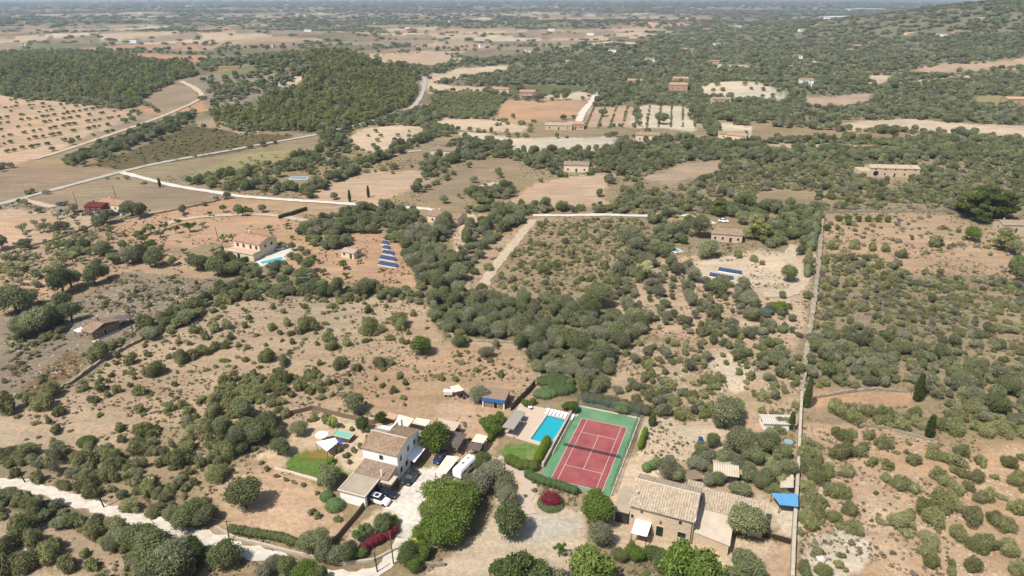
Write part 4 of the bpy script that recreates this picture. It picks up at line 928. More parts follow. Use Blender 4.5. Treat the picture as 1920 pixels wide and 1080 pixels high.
def roofslab(name, mat, parent, x0, x1, y0, y1, z0, z1, th=.16, tiled=True, axis='y'):
    """sloping roof from y0 at z0 to y1 at z1, with the channels of the tiles modelled"""
    m = MB(); step = .24 if tiled else (x1-x0)
    nx = max(1, int((x1-x0)/step)); amp = .08 if tiled else 0
    if nx > 160: nx = 160
    v = []
    for i in range(nx+1):
        x = x0+(x1-x0)*i/nx; dz = amp*(1 if i % 2 else -1)
        v += [(x, y0, z0+dz), (x, y1, z1+dz), (x, y1, z1-th), (x, y0, z0-th)]
    f = [(0, 1, 2, 3)]
    for i in range(nx):
        k = i*4
        f += [(k, k+4, k+5, k+1), (k+1, k+5, k+6, k+2), (k+2, k+6, k+7, k+3), (k+3, k+7, k+4, k)]
    k = nx*4; f.append((k+3, k+2, k+1, k))
    if axis == 'x': v = [(q[1], q[0], q[2]) for q in v]; f = [q[::-1] for q in f]
    m.add(v, f); return m.build(name, mat, parent)
def gable_walls(name, mat, parent, W, D, h, hr, yr=None, x0=0, y0=0):
    yr = D/2 if yr is None else yr
    m = MB(); v = []
    for x in (x0, x0+W): v += [(x, y0, -1), (x, y0+D, -1), (x, y0+D, h), (x, y0+yr, hr), (x, y0, h)]
    m.add(v, [(0, 4, 3, 2, 1), (5, 6, 7, 8, 9), (0, 5, 9, 4), (1, 2, 7, 6), (0, 1, 6, 5), (4, 9, 8, 3), (3, 8, 7, 2)])
    return m.build(name, mat, parent)
def opening(parent, kind, face, u, z, w_, h, W=0, D=0, x0=0, y0=0, mat=None, frame=None):
    """door or window proud of a wall; face: f front, r right, l left, b back"""
    def bx(m, du, dw, zz, hh, t0, t1):
        if face == 'f': m.box(u+du, u+du+dw, y0-t1, y0-t0, zz, zz+hh)
        elif face == 'b': m.box(u+du, u+du+dw, y0+D+t0, y0+D+t1, zz, zz+hh)
        elif face == 'r': m.box(x0+W+t0, x0+W+t1, u+du, u+du+dw, zz, zz+hh)
        else: m.box(x0-t1, x0-t0, u+du, u+du+dw, zz, zz+hh)
    m = MB(); fw = .09
    bx(m, -fw, fw, z-fw, h+2*fw, -.02, .05); bx(m, w_, fw, z-fw, h+2*fw, -.02, .05); bx(m, 0, w_, z-fw, fw, -.02, .05); bx(m, 0, w_, z+h, fw, -.02, .05)
    f = m.build(kind, frame or RIM, parent)
    p = MB(); bx(p, 0, w_, z, h, -.03, .015); p.build('pane' if kind == 'window' else 'door_leaf', mat or (GLASS if kind == 'window' else DARKD), f)
    return f
def chimney(parent, x, y, z, h=1.0, s=.5, mat=None):
    m = MB().box(x-s/2, x+s/2, y-s/2, y+s/2, z-.6, z+h).box(x-s*.65, x+s*.65, y-s*.65, y+s*.65, z+h+.003, z+h+.1)
    return m.build('chimney', mat or WHITEW, parent)
def cottage(name, label, cat, px, py, W, D, h, ang, rise=1.1, wall=None, roof=None, group=None, ov=.25, wins=3, porch=False, chim=True, door=True):
    g = G(px, py); r = empty(name, g, ang); tag(r, label, cat, group)
    gable_walls('wall', wall or CREAM, r, W, D, h, h+rise)
    s = rise/(D/2); hb = .1
    roofslab('roof', roof or TILE, r, -ov, W+ov, -ov, D/2, h+hb-ov*s, h+rise+hb)
    roofslab('roof', roof or TILE, r, -ov, W+ov, D/2, D+ov, h+rise+hb, h+hb-ov*s)
    if W > 4:
        for i in range(wins):
            u = W*(i+.5)/wins-.45
            if i == wins//2 and door: opening(r, 'door', 'f', u, .02, 1, 2.05, mat=DARKD)
            else: opening(r, 'window', 'f', u, 1.0, .9, 1.1)
            if h > 4.5: opening(r, 'window', 'f', u, 3.7, .9, 1.1)
        opening(r, 'window', 'r', D*.5, 1.1, .9, 1.0, W=W); opening(r, 'window', 'l', D*.4, 1.1, .9, 1.0)
    if chim: chimney(r, W*.2, D*.62, h+rise*.7, .8, .5, wall)
    if porch:
        MB().box(W*.2, W*.8, -2.6, -.03, 2.5, 2.66).build('porch_roof', roof or TILE, r)
        for x in (W*.23, W*.77): MB().box(x-.12, x+.12, -2.5, -2.26, -.5, 2.497).build('post', wall or CREAM, r)
    return r

# ---- white two-storey farmhouse
def white_house():
    r = empty('farmhouse', G(676, 838, 6.5)+Vector((.25, .2, 0)), R(-20)); r.location.z = 0
    tag(r, 'white two storey farmhouse with brown tiled roof beside the gravel yard', 'house')
    W, D1, D, he, hr = 8.2, 4.2, 9.6, 6.35, 7.6
    m = MB(); v = []
    x2 = 3.2
    gable_walls('wall', WHITEW, r, W, D1*2, he, hr, D1)
    m = MB().box(x2, W-.003, D1*2-.2, D, -.5, 6.2); m.build('wall', WHITEW, r)
    roofslab('roof', TILE, r, -.25, W+.2, -.3, D1, he-.02, hr+.12)
    roofslab('roof', TILE, r, x2-.1, W+.2, D1, D+.2, hr+.12, 6.28)
    roofslab('roof', CEMENTB, r, -.2, x2-.15, D1, D1+2.2, hr+.10, 6.95, tiled=False)
    MB().box(-.25, W+.22, D1-.09, D1+.09, hr+.12, hr+.24).build('ridge', RIM, r)
    chimney(r, 3.6, D+.4, 5.5, 2.2, .7)
    MB().box(x2-.6, x2-.35, D1+1.5, D+1.5, 5.2, 6.9).build('parapet', WHITEW, r)
    MB().box(-.6, x2-.4, D1*2+.01, D+3, -.5, 3.2).build('annex', CREAM, r)
    MB().box(-.75, x2-.3, D1*2+.03, D+3.1, 3.203, 3.35).build('annex_roof', CEMENT, r)
    opening(r, 'window', 'f', 4.0, 4.3, .85, 1.1); opening(r, 'window', 'l', 2.6, 4.2, .6, 1.2)
    for u, z in ((.9, 4.1), (4.2, 4.3), (.9, 1.2), (3.2, 1.2), (7, 4.0)): opening(r, 'window', 'r', u, z, .8, 1.2, W=W)
    opening(r, 'door', 'r', 5.2, .02, 1, 2.1, W=W)
    MB().add([(W+.02, 3.6, 3.0), (W+1.9, 3.6, 2.45), (W+1.9, 8.6, 2.45), (W+.02, 8.6, 3.0), (W+.02, 3.6, 3.06), (W+1.9, 3.6, 2.5), (W+1.9, 8.6, 2.5), (W+.02, 8.6, 3.06)],
             [(0, 3, 2, 1), (4, 5, 6, 7), (0, 1, 5, 4), (1, 2, 6, 5), (2, 3, 7, 6), (3, 0, 4, 7)]).build('awning', WHITEC, r)
    # lower tiled wing, flat garage and porch in front
    MB().box(.5, 7.9, -3.9, -.003, -.5, 2.9).build('wing_wall', CREAM, r)
    roofslab('wing_roof', TILEB, r, .3, 8.1, -4.1, -.01, 3.05, 3.7)
    g = MB().box(.4, 6.1, -9.6, -3.91, -.5, 2.75).build('garage_wall', WHITEW, r)
    MB().box(.1, 6.35, -9.9, -4.12, 2.753, 2.9).build('garage_roof', CEMENTB, r)
    m = MB().box(.1, 6.35, -9.9, -9.7, 2.903, 3.02).box(.1, .3, -9.697, -4.15, 2.903, 3.02).box(6.15, 6.35, -9.697, -4.15, 2.903, 3.02); m.build('parapet', RIM, r)
    MB().box(6.103, 6.16, -8.9, -4.6, .05, 2.3).build('garage_door', DARKD, r)
    p = MB().box(6.6, 9.2, -4.6, -1.9, 2.55, 2.72).build('porch_roof', CEMENT, r)
    for x, y in ((9.05, -4.5), (6.7, -4.5), (9.05, -2.0)): MB().box(x-.08, x+.08, y-.08, y+.08, -.3, 2.547).build('post', DARKD, r)
    MB().tube([(6.35, -3.4, 2.8), (6.35, -3.4, 4.6)], .16, 8).build('flue', WHITEP, r)
white_house()

# ---- stone farmhouse
def stone_house():
    o = G(1182, 946, 5.8); r = empty('farmhouse', (o.x+.1, o.y+.25, 0), A22)
    tag(r, 'large stone farmhouse with pale weathered tile roof and green shutters', 'house')
    W, D = 11.6, 8.4
    gable_walls('wall', STONE, r, W, D, 5.7, 7.5, 5.2)
    roofslab('roof', TILEP, r, -.25, W+.25, -.45, 5.2, 5.68, 7.62)
    roofslab('roof', TILEP, r, -.25, W+.25, 5.2, D+.3, 7.62, 6.3)
    MB().box(-.25, W+.26, 5.1, 5.3, 7.62, 7.72).build('ridge', RIM, r)
    MB().box(W+.05, W+.3, -.4, 5.1, 5.9, 6.0).build('verge', RIM, r)
    opening(r, 'window', 'f', 1.9, 4.2, .55, .8); opening(r, 'window', 'f', 9.0, 4.0, .55, .8)
    opening(r, 'door', 'f', 5.1, .02, 1.3, 2.3, mat=GREEND); opening(r, 'window', 'f', 9.0, 1.1, 1.5, 1.2, mat=GREEND)
    opening(r, 'window', 'f', .25, 2.6, .5, .9); opening(r, 'window', 'r', 3, 4.1, .6, .8, W=W)
    m = MB().tube([(11.35, -.12, -.3), (11.35, -.12, 5.3)], .06, 6); m.build('downpipe', DARKD, r)
    MB().ball((5.75, -.12, 3.5), .22, 8, 5).box(5.55, 5.95, -.1, -.01, 3.0, 3.7).build('wall_lamp', TERRA, r)
    chimney(r, .6, 2.2, 6.3, .8, .45, STONE)
    # east range: long tiled roof behind, cement annexe in front
    E0 = Lc(r, 1312, 950, 4.2); E1 = Lc(r, 1433, 968, 3.9); E2 = Lc(r, 1436, 949, 4.6); B0 = Lc(r, 1281, 911, 4.6)
    yb = E0[1]+.6; yt = yb+4.6; xr = E2[0]
    MB().box(W+.01, xr, yb, yt+.5, -.5, 3.55).build('range_wall', STONE, r)
    roofslab('range_roof', TILEP, r, W-.0+.27, xr+.2, yb-.4, yt, 3.75, 4.9)
    roofslab('range_roof', TILEP, r, W*.76, W+.26, D+.35, yt+1.2, 4.3, 4.9)
    MB().box(W*.77, W+.2, D+.4, yt+1.1, -.5, 4.1).build('range_wall', STONE, r)
    a1 = Lc(r, 1369, 1007, 2.8)
    m = MB(); x0, x1, y0, y1 = W+.02, a1[0], .45, yb-.02
    m.add([(x0, y0, -.5), (x1, y0-.8, -.5), (x1, y1, -.5), (x0, y1, -.5), (x0, y0, 2.7), (x1, y0-.8, 2.4), (x1, y1, 3.5), (x0, y1, 3.5)],
          [(0, 3, 2, 1), (4, 5, 6, 7), (0, 1, 5, 4), (1, 2, 6, 5), (2, 3, 7, 6), (3, 0, 4, 7)]); m.build('annex_wall', STONE, r)
    m = MB(); e = .14
    m.add([(x0+.01, y0-.1, 2.72), (x1+.2, y0-.95, 2.42), (x1+.2, y1-.02, 3.52), (x0+.01, y1-.02, 3.52), (x0+.01, y0-.1, 2.72+e), (x1+.2, y0-.95, 2.42+e), (x1+.2, y1-.02, 3.52+e), (x0+.01, y1-.02, 3.52+e)],
          [(0, 3, 2, 1), (4, 5, 6, 7), (0, 1, 5, 4), (1, 2, 6, 5), (2, 3, 7, 6), (3, 0, 4, 7)]); m.build('annex_roof', CEMENT, r)
    opening(r, 'window', 'f', x0+.9, .5, .8, 1.3, y0=y0-.09, mat=DARKD)
    # west shed roof with a dark sheet painting the shade of its open front, small orange roofed store behind
    c0 = Lc(r, 1150, 958, 2.9); xl = c0[0]
    MB().box(xl, -.27, .5, 8.2, 2.75, 2.95).build('shed_roof', CEMENTB, r)
    MB().box(xl, xl+.3, .6, 8.1, -.5, 2.747).build('shed_wall', STONE, r)
    MB().box(xl+.303, -.28, .8, .9, 0, 2.5).build('gate', DARKM, r)  # dark sheet stands in for the shade under the roof, the front is open
    s = Lc(r, 1245, 915, 3.2)
    MB().box(s[0], s[0]+3.4, D+.35+.0, D+2.9, -.5, 3.3).build('store_wall', STONE, r)
    roofslab('store_roof', TILER, r, s[0]-.15, s[0]+3.3, D+.33, D+3.1, 3.45, 3.95)
stone_house()
def canopy(name, label, cat, NL, NR, FR, FL, h, mat, pmat=None, group=None, tilt=(0, 0, 0, 0), th=.1, posts=True, sag=0, skirt=None):
    """a roof on posts; corners given by photo pixels at roof height"""
    C = [G(*c, h) for c in (NL, NR, FR, FL)]; c0 = sum(C, Vector())/4; c0.z = 0
    r = empty(name, c0, 0); tag(r, label, cat, group)
    P = [(c.x-c0.x, c.y-c0.y, h+t) for c, t in zip(C, tilt)]
    n = 6; v = []; f = []
    for i in range(n+1):
        for j in range(n+1):
            a, b = i/n, j/n
            q = [(1-a)*(1-b)*P[0][k]+a*(1-b)*P[1][k]+a*b*P[2][k]+(1-a)*b*P[3][k] for k in range(3)]
            q[2] -= sag*(1-(2*a-1)**2)*(1-(2*b-1)**2); v.append(tuple(q))
    K = (n+1)**2; v += [(q[0], q[1], q[2]-th) for q in v[:K]]
    for i in range(n):
        for j in range(n):
            k = i*(n+1)+j; f.append((k, k+n+1, k+n+2, k+1)); f.append((K+k, K+k+1, K+k+n+2, K+k+n+1))
    for i in range(n):
        for (a, b) in (((i)*(n+1), (i+1)*(n+1)), ((i+1)*(n+1)+n, i*(n+1)+n), (i+1, i), (n*(n+1)+i, n*(n+1)+i+1)): f.append((b, a, K+a, K+b))
    mesh_obj('roof' if mat is not WHITEC else 'canvas', v, f, mat, r)
    if posts:
        for q in P: MB().box(q[0]*.94-.06, q[0]*.94+.06, q[1]*.94-.06, q[1]*.94+.06, -.3, q[2]-th-.002).build('post', pmat or WOODP, r)
    return r, P
canopy('terrace_awning', 'white corrugated awning standing in front of the stone farmhouse', 'awning', (1184, 999), (1213, 1006), (1222, 980), (1192, 972), 2.6, WHITEC, DARKD)
canopy('pool_pavilion', 'grey thatched pool pavilion casting shade beside the turquoise pool', 'pavilion', (941, 800), (963, 805), (980, 781), (960, 777), 2.6, surf('grey thatch', alb(186, 178, 166), .95, .15, 3, .3), WOODP, tilt=(0, 0, .0, .0), th=.2)
canopy('pool_shed', 'small grey roofed hut behind the pool pavilion', 'hut', (960, 777), (980, 781), (984, 772), (965, 768), 2.2, surf('grey thatch', None), WOODP, th=.2)
canopy('shade_shelter', 'pale sheet roof on posts alone in the bare paddock', 'shelter', (852, 735), (870, 731), (860, 721), (843, 725), 2.4, BEIGEC, DARKD, tilt=(0, 0, 0, 0))
canopy('animal_shelter', 'cream canvas shelter roof nearest the white farmhouse chimney', 'shelter', (738, 796), (765, 800), (777, 785), (748, 777), 2.8, BEIGEC, WOODP)
canopy('animal_shelter', 'sagging cream canvas shelter roof between two flat ones behind the farmhouse', 'shelter', (771, 793), (798, 799), (808, 788), (781, 783), 2.6, BEIGEC, WOODP, sag=.5)
canopy('animal_shelter', 'broad pinkish boarded roof at the paddock edge behind the green tree', 'shelter', (808, 800), (852, 808), (863, 793), (823, 784), 2.6, surf('pinkish boards', alb(236, 212, 184), .9, .08, 2), WOODP)
canopy('slatted_pergola', 'slatted orange roof strip along the paddock fence behind the white farmhouse', 'pergola', (722, 782), (740, 787), (748, 778), (728, 772), 2.2, surf('orange boards', alb(228, 190, 150), .9, .15, 4), WOODP)
canopy('store_shed', 'dark brown sheet shed roof right of the big green tree', 'shed', (848, 838), (858, 842), (875, 813), (842, 806), 2.4, GREYR, DARKD)
canopy('store_shed', 'pale flat roofed shed between the dark shed and the hedge', 'shed', (884, 827), (906, 831), (915, 818), (894, 813), 2.6, BEIGEC, DARKD)
canopy('store_shed', 'low dark roofed shed in front of the pale flat roofed one', 'shed', (876, 840), (899, 846), (906, 832), (884, 828), 2.2, GREYR, DARKD)
canopy('chicken_run', 'brown netted run beside the yard hedge behind the stone farmhouse', 'animal run', (1288, 900), (1318, 897), (1305, 880), (1282, 884), 2.0, surf('faded netting', alb(160, 140, 116), .95, .2, 3), WOODP)
canopy('chicken_run', 'dark rusty sheet roofed run above the olive tree behind the stone farmhouse', 'animal run', (1244, 862), (1268, 864), (1262, 852), (1248, 853), 1.8, GREYR, WOODP)
canopy('tarpaulin_shelter', 'bright blue tarpaulin shelter against the long dry stone wall', 'shelter', (1462, 946), (1497, 950), (1496, 926), (1446, 924), 2.2, surf('blue tarpaulin', (.09, .27, .46), .6, .12, .8), DARKM)
canopy('lean_to', 'grey corrugated sheet roof over a junk pile in the olive garden', 'lean-to', (1462, 914), (1488, 914), (1488, 890), (1466, 890), 2.0, CEMENT, DARKM)
def blue_shed():
    o = G(905, 762); r = empty('shed', o, R(-14)); tag(r, 'stone paddock shed with a bright blue front fascia and dark doorway', 'shed')
    W, D = 5.6, 5.0
    MB().box(0, W, 0, D, -.3, 2.5).build('wall', STONEG, r)
    MB().box(-.15, W+.15, -.1, D+.1, 2.503, 2.65).build('roof', surf('dusty flat roof', alb(178, 150, 124), .95, .1, 1), r)
    MB().box(-.1, W+.05, -.32, -.12, 1.75, 2.7).build('fascia', surf('blue painted fascia', alb(66, 132, 200), .6, .1, 2), r)
    opening(r, 'door', 'f', 2.8, .02, .9, 1.75, mat=surf('opening shade black', (.01, .01, .01), .9))  # black panel paints the shade inside the open doorway
    for x in (.15, W-.15): MB().box(x-.12, x+.12, -.28, -.06, -.2, 1.747).build('post', WHITEP, r)
blue_shed()
def stone_hut():
    o = G(157, 634); ang = R(-32); r = empty('stone_hut', o, ang); tag(r, 'small stone hut with brown gabled roof and lean-to on the rocky slope', 'hut')
    W, D, h, hr = 4.3, 9.0, 2.7, 4.0
    r.rotation_euler = (0, 0, R(-24))
    m = MB(); v = []
    for y in (0, D): v += [(0, y, -.5), (W, y, -.5), (W, y, 3.3), (0, y, 2.6)]
    m = MB().box(0, W, 0, D, -.5, 2.7); m.build('wall', STONEG, r)
    roofslab('roof', TILE, r, -.3, D*.52, -.3, W+.3, 2.75, 2.85, axis='x') if False else None
    # ridge runs across: front slope up to mid length, back slope down
    m = MB(); yr = D*.45
    for x in (.003, W-.003): m.add([(x, 0, 2.7), (x, D, 2.7), (x, yr, 3.9)], [(0, 1, 2), (0, 2, 1)])
    m.build('gable', STONEG, r)
    roofslab('roof', TILE, r, -.3, W+.3, -.35, yr, 2.72, 4.02); roofslab('roof', TILE, r, -.3, W+.3, yr, D+.2, 4.02, 2.8)
    chimney(r, .8, yr+.8, 3.7, 1.0, .5, STONEG)
    opening(r, 'window', 'f', 1.8, 1.0, .8, 1.1); opening(r, 'window', 'r', 1.2, 1.1, .8, .8, W=W); opening(r, 'door', 'r', 3.6, .02, .9, 1.9, W=W); opening(r, 'window', 'r', 6.0, 1.2, .6, .6, W=W)
    MB().box(W-.6, W+.5, D+.22, D+3.4, 2.2, 2.32).box(0, W-.6, D+.22, D+3.4, 2.2, 2.32).build('lean_to_roof', GREYR, r)
    for x in (.2, W+.3): MB().box(x-.08, x+.08, D+3.1, D+3.26, -.3, 2.197).build('post', WOODP, r)
    MB().box(W, W+1.0, -.6, D, -.4, .12).build('step', RIM, r)
    MB().box(-3.2, -.4, -.5, 1.8, 2.0, 2.1).build('porch_roof', WHITEP, r)
    for x in (-3.0, -.7): MB().box(x-.06, x+.06, -.4, -.28, -.3, 1.997).build('post', WOODP, r)
stone_hut()
def villa_left():
    o = G(441, 474); r = empty('villa', o, R(-24)); tag(r, 'ochre villa with mottled tile roof and terrace beside its own small pool', 'villa')
    W, D, h = 13.0, 9.5, 5.3
    gable_walls('wall', CREAM, r, W, D, h, h+1.5)
    s = 1.5/(D/2)
    roofslab('roof', TILER, r, -.3, W+.3, -.3, D/2, h+.0, h+1.62); roofslab('roof', TILER, r, -.3, W+.3, D/2, D+.3, h+1.62, h)
    MB().box(-.5, W+.6, -4.2, -.02, -.5, 2.4).build('terrace_wall', CREAM, r)
    MB().box(-.7, W+.8, -4.4, -.05, 2.403, 2.55).build('terrace_floor', surf('pink terrace tiles', alb(232, 196, 170), .8, .06, 2), r)
    MB().box(-.7, W+.8, -4.4, -4.25, 2.553, 3.2).box(W+.65, W+.8, -4.247, -.05, 2.553, 3.2).build('parapet', CREAM, r)
    for u in (1.5, 4.5, 8, 10.8): opening(r, 'window', 'f', u, 3.0, 1.1, 1.5)
    opening(r, 'window', 'r', 2.5, 3.2, 1, 1.1, W=W); opening(r, 'window', 'r', 6, 3.2, 1, 1.1, W=W); opening(r, 'door', 'f', 5.5, .02, 1.4, 2.1, y0=-4.22)
    chimney(r, 2, 7, h+.8, 1.2, .6, CREAM)
villa_left()
GRP_V = 'country houses scattered over the plain'
cottage('cottage', 'long low stone farmhouse with terrace right of the two pine trees on the track', 'house', 1333, 452, 12, 7.5, 3.4, R(-14), 1.3, STONE, TILEB, wins=4)
ruin = cottage('ruined_farmhouse', 'long roofed stone ruin with a dark round arch alone in the green maquis', 'house', 1630, 331, 26, 9, 4.8, R(-6), 1.0, STONE, TILEP, wins=5, chim=False)
MB().tube([(3.0, .05, 1.9), (3.0, -.14, 1.9)], 1.45, 18).build('arch_shade', surf('opening shade black', None), ruin)  # black disc on the wall paints the shade within the arch
MB().tube([(3.0, .05, 1.9), (3.0, -.11, 1.9)], 1.75, 18).build('arch_ring', RIM, ruin)
MB().box(-5.5, -.02, .3, 8.7, -1, 3.2).build('roofless_wall', STONE, ruin)
MB().box(-5.0, -.5, .8, 8.2, 3.203, 3.21).build('roofless_floor', surf('beaten earth', None), ruin)
cottage('cottage', 'flat roofed pinkish house half hidden by trees below the straight lane', 'house', 802, 416, 15, 9, 3.2, R(-24), 1.2, CREAM, TILE)
cottage('cottage', 'brown roofed house with red awning among scrap on the left plain', 'house', 160, 398, 9, 7, 3, R(-10), 1.0, surf('red sheet', alb(140, 64, 56), .7, .1, 2), surf('red sheet', None))
cottage('cottage', 'orange roofed house behind the red sheet shed on the left plain', 'house', 185, 392, 13, 8, 3.2, R(-20), 1.2, CREAM, TILER)
cottage('cottage', 'square brown roofed house among trees above the orange field', 'house', 1057, 322, 14, 9, 4, R(-8), 1.2, CREAM, TILEB)
cottage('cottage', 'brown hipped house beside the pale drive at the centre left', 'house', 808, 292, 15, 10, 3.4, R(-12), 1.3, CREAM, TILEB)
cottage('cottage', 'two storey pink house with arched porch above the bright orange field', 'villa', 974, 184, 15, 9, 6, R(-6), 1.4, surf('pink render', alb(222, 184, 158), .9, .08), TILER, porch=True)
cottage('cottage', 'low stone house with red shed at the foot of the white lane', 'house', 1022, 243, 20, 9, 3.4, R(-4), 1.2, STONE, TILEP)
cottage('cottage', 'red roofed barn touching the foot of the white lane', 'barn', 1064, 243, 12, 9, 4, R(-2), 1.4, surf('pink render', None), TILER)
cottage('cottage', 'pale gabled house with round front right of the vineyard lane end', 'house', 1192, 264, 16, 9, 4, R(-8), 1.5, CREAM, TILE)
cottage('cottage', 'large terracotta mansion of three storeys above the orchard rows', 'villa', 1255, 174, 18, 12, 8, R(-5), 1.6, surf('pink render', None), TILER, porch=True)
cottage('cottage', 'second terracotta roof just behind the three storey mansion', 'villa', 1262, 158, 16, 10, 6, R(-5), 1.4, surf('pink render', None), TILER)
cottage('cottage', 'pinkish house among trees above the orchard rows', 'house', 1176, 158, 16, 9, 4, R(-8), 1.4, surf('pink render', None), TILER)
cottage('cottage', 'arched stone house below the pale round field', 'house', 1336, 194, 17, 9, 5, R(0), 1.3, STONE, TILE, porch=True)
cottage('cottage', 'low wide brown roof at the right end of the tree avenue', 'house', 1348, 258, 18, 10, 3.2, R(-8), 1.2, CREAM, TILEB)
cottage('cottage', 'pale house at the right edge above the vegetable rows', 'house', 1888, 196, 20, 10, 5, R(-2), 1.4, surf('pink render', None), TILER)
cottage('cottage', 'grey roofed house behind the big pine at the right edge', 'house', 1878, 436, 11, 7, 3.4, R(-4), 1.1, CEMENT, TILEB)
cottage('cottage', 'yellow farm buildings on the ridge between the two pine woods', 'house', 410, 134, 22, 9, 4, R(0), 1.2, surf('yellow render', alb(226, 190, 130), .9, .08), TILE)
cottage('cottage', 'small outbuilding beside the lawn edge by the cactus patch', 'hut', 640, 482, 6, 5, 2.4, R(-24), .6, CREAM, surf('pale roof', alb(226, 204, 176), .9, .06), chim=False, wins=2)
cottage('open_shed', 'double gabled grey sheet shed among olives behind the stone farmhouse', 'shed', 1338, 902, 4.6, 4.6, 2.0, R(-12), .8, DARKM, CEMENT, chim=False, wins=0)
cottage('open_shed', 'smaller grey sheet shed joined right of the double gabled one', 'shed', 1366, 898, 3.0, 3.6, 1.8, R(-12), .6, DARKM, CEMENT, chim=False, wins=0)
cottage('store', 'white flat walled tank house by the long stone wall', 'store', 1431, 806, 7, 3.5, 1.8, R(-3), .25, WHITEW, surf('chalky roof', alb(236, 226, 210), .9, .06), chim=False, wins=0)
# distant houses: each on its own
FARH = [(930,174,0),(1210,118,1),(1225,122,2),(1600,90,0),(1486,112,1),(1650,72,2),(1362,262,0),(1340,88,1),(1275,96,0),(1440,64,2),(1290,100,1),(1100,66,1),(1180,72,0),(1015,66,2),(1028,58,1),(940,44,0),(700,46,1),(760,54,0),(330,84,2),(240,80,1),(40,86,0),(45,44,1),(90,60,0),(150,36,2),(570,60,1),(620,54,0),(1500,60,1),(1530,50,2),(1440,42,0),(1380,52,1),(1700,66,0),(1756,70,1),(1790,64,2),(1830,60,0),(880,60,0),(840,42,1),(1150,50,2),(1250,62,0),(985,100,1),(1060,120,0),(1140,100,1),(1330,120,2),(1520,124,0),(1500,160,1),(1590,98,2),(1320,58,1),(500,88,0),(440,44,2),(655,22,1),(1000,30,0),(1210,26,1),(1350,24,2),(1460,30,0),(1545,36,1),(1090,36,2),(560,36,0),(900,86,1)]
NUMW = ['first', 'second', 'third', 'fourth', 'fifth', 'sixth', 'seventh', 'eighth', 'ninth', 'tenth', 'eleventh', 'twelfth', 'thirteenth', 'fourteenth', 'fifteenth', 'sixteenth', 'seventeenth', 'eighteenth', 'nineteenth', 'twentieth',
        'twenty-first', 'twenty-second', 'twenty-third', 'twenty-fourth', 'twenty-fifth', 'twenty-sixth', 'twenty-seventh', 'twenty-eighth', 'twenty-ninth', 'thirtieth', 'thirty-first', 'thirty-second', 'thirty-third', 'thirty-fourth', 'thirty-fifth', 'thirty-sixth', 'thirty-seventh', 'thirty-eighth', 'thirty-ninth', 'fortieth']
fh = sorted(FARH)
vars_ = [(CREAM, TILER, 4), (WHITEW, TILE, 5.5), (surf('pink render', None), TILE, 4)]
for i, (x, y, k) in enumerate(fh):
    wm, rm, hh = vars_[k]
    side = 'left' if x < 960 else 'right'; q = [f for f in fh if (f[0] < 960) == (x < 960)]; j = q.index((x, y, k)); nn = j if x < 960 else len(q)-1-j
    col_ = ['cream house with orange roof', 'white two storey house', 'pinkish house with brown roof'][k]
    g = G(x, y); dd = math.hypot(g.x, g.y); wsc = 13 if dd < 1500 else 17
    cottage('country_house', f'small distant {col_}, {NUMW[nn]} from the {side} on the plain', 'house', x, y, wsc, 8, hh, R((i*37) % 60-30), 1.2, wm, rm, GRP_V, chim=False, wins=2 if dd < 1500 else 0)
for i, (x, y, L) in enumerate([(1595,21,220), (1720,23,150), (1790,24,260), (1825,22,160), (1560,38,90)]):
    g = G(x, y); r = empty('warehouse', g, R(8)); tag(r, f'long white industrial hall on the far plain, {NUMW[i]} from the left in the estate', 'warehouse', 'white industrial halls')
    MB().box(0, L, 0, 60, -2, 12).build('wall', WHITEW, r); MB().box(-2, L+2, -2, 62, 12.01, 13).build('roof', WHITEP, r)

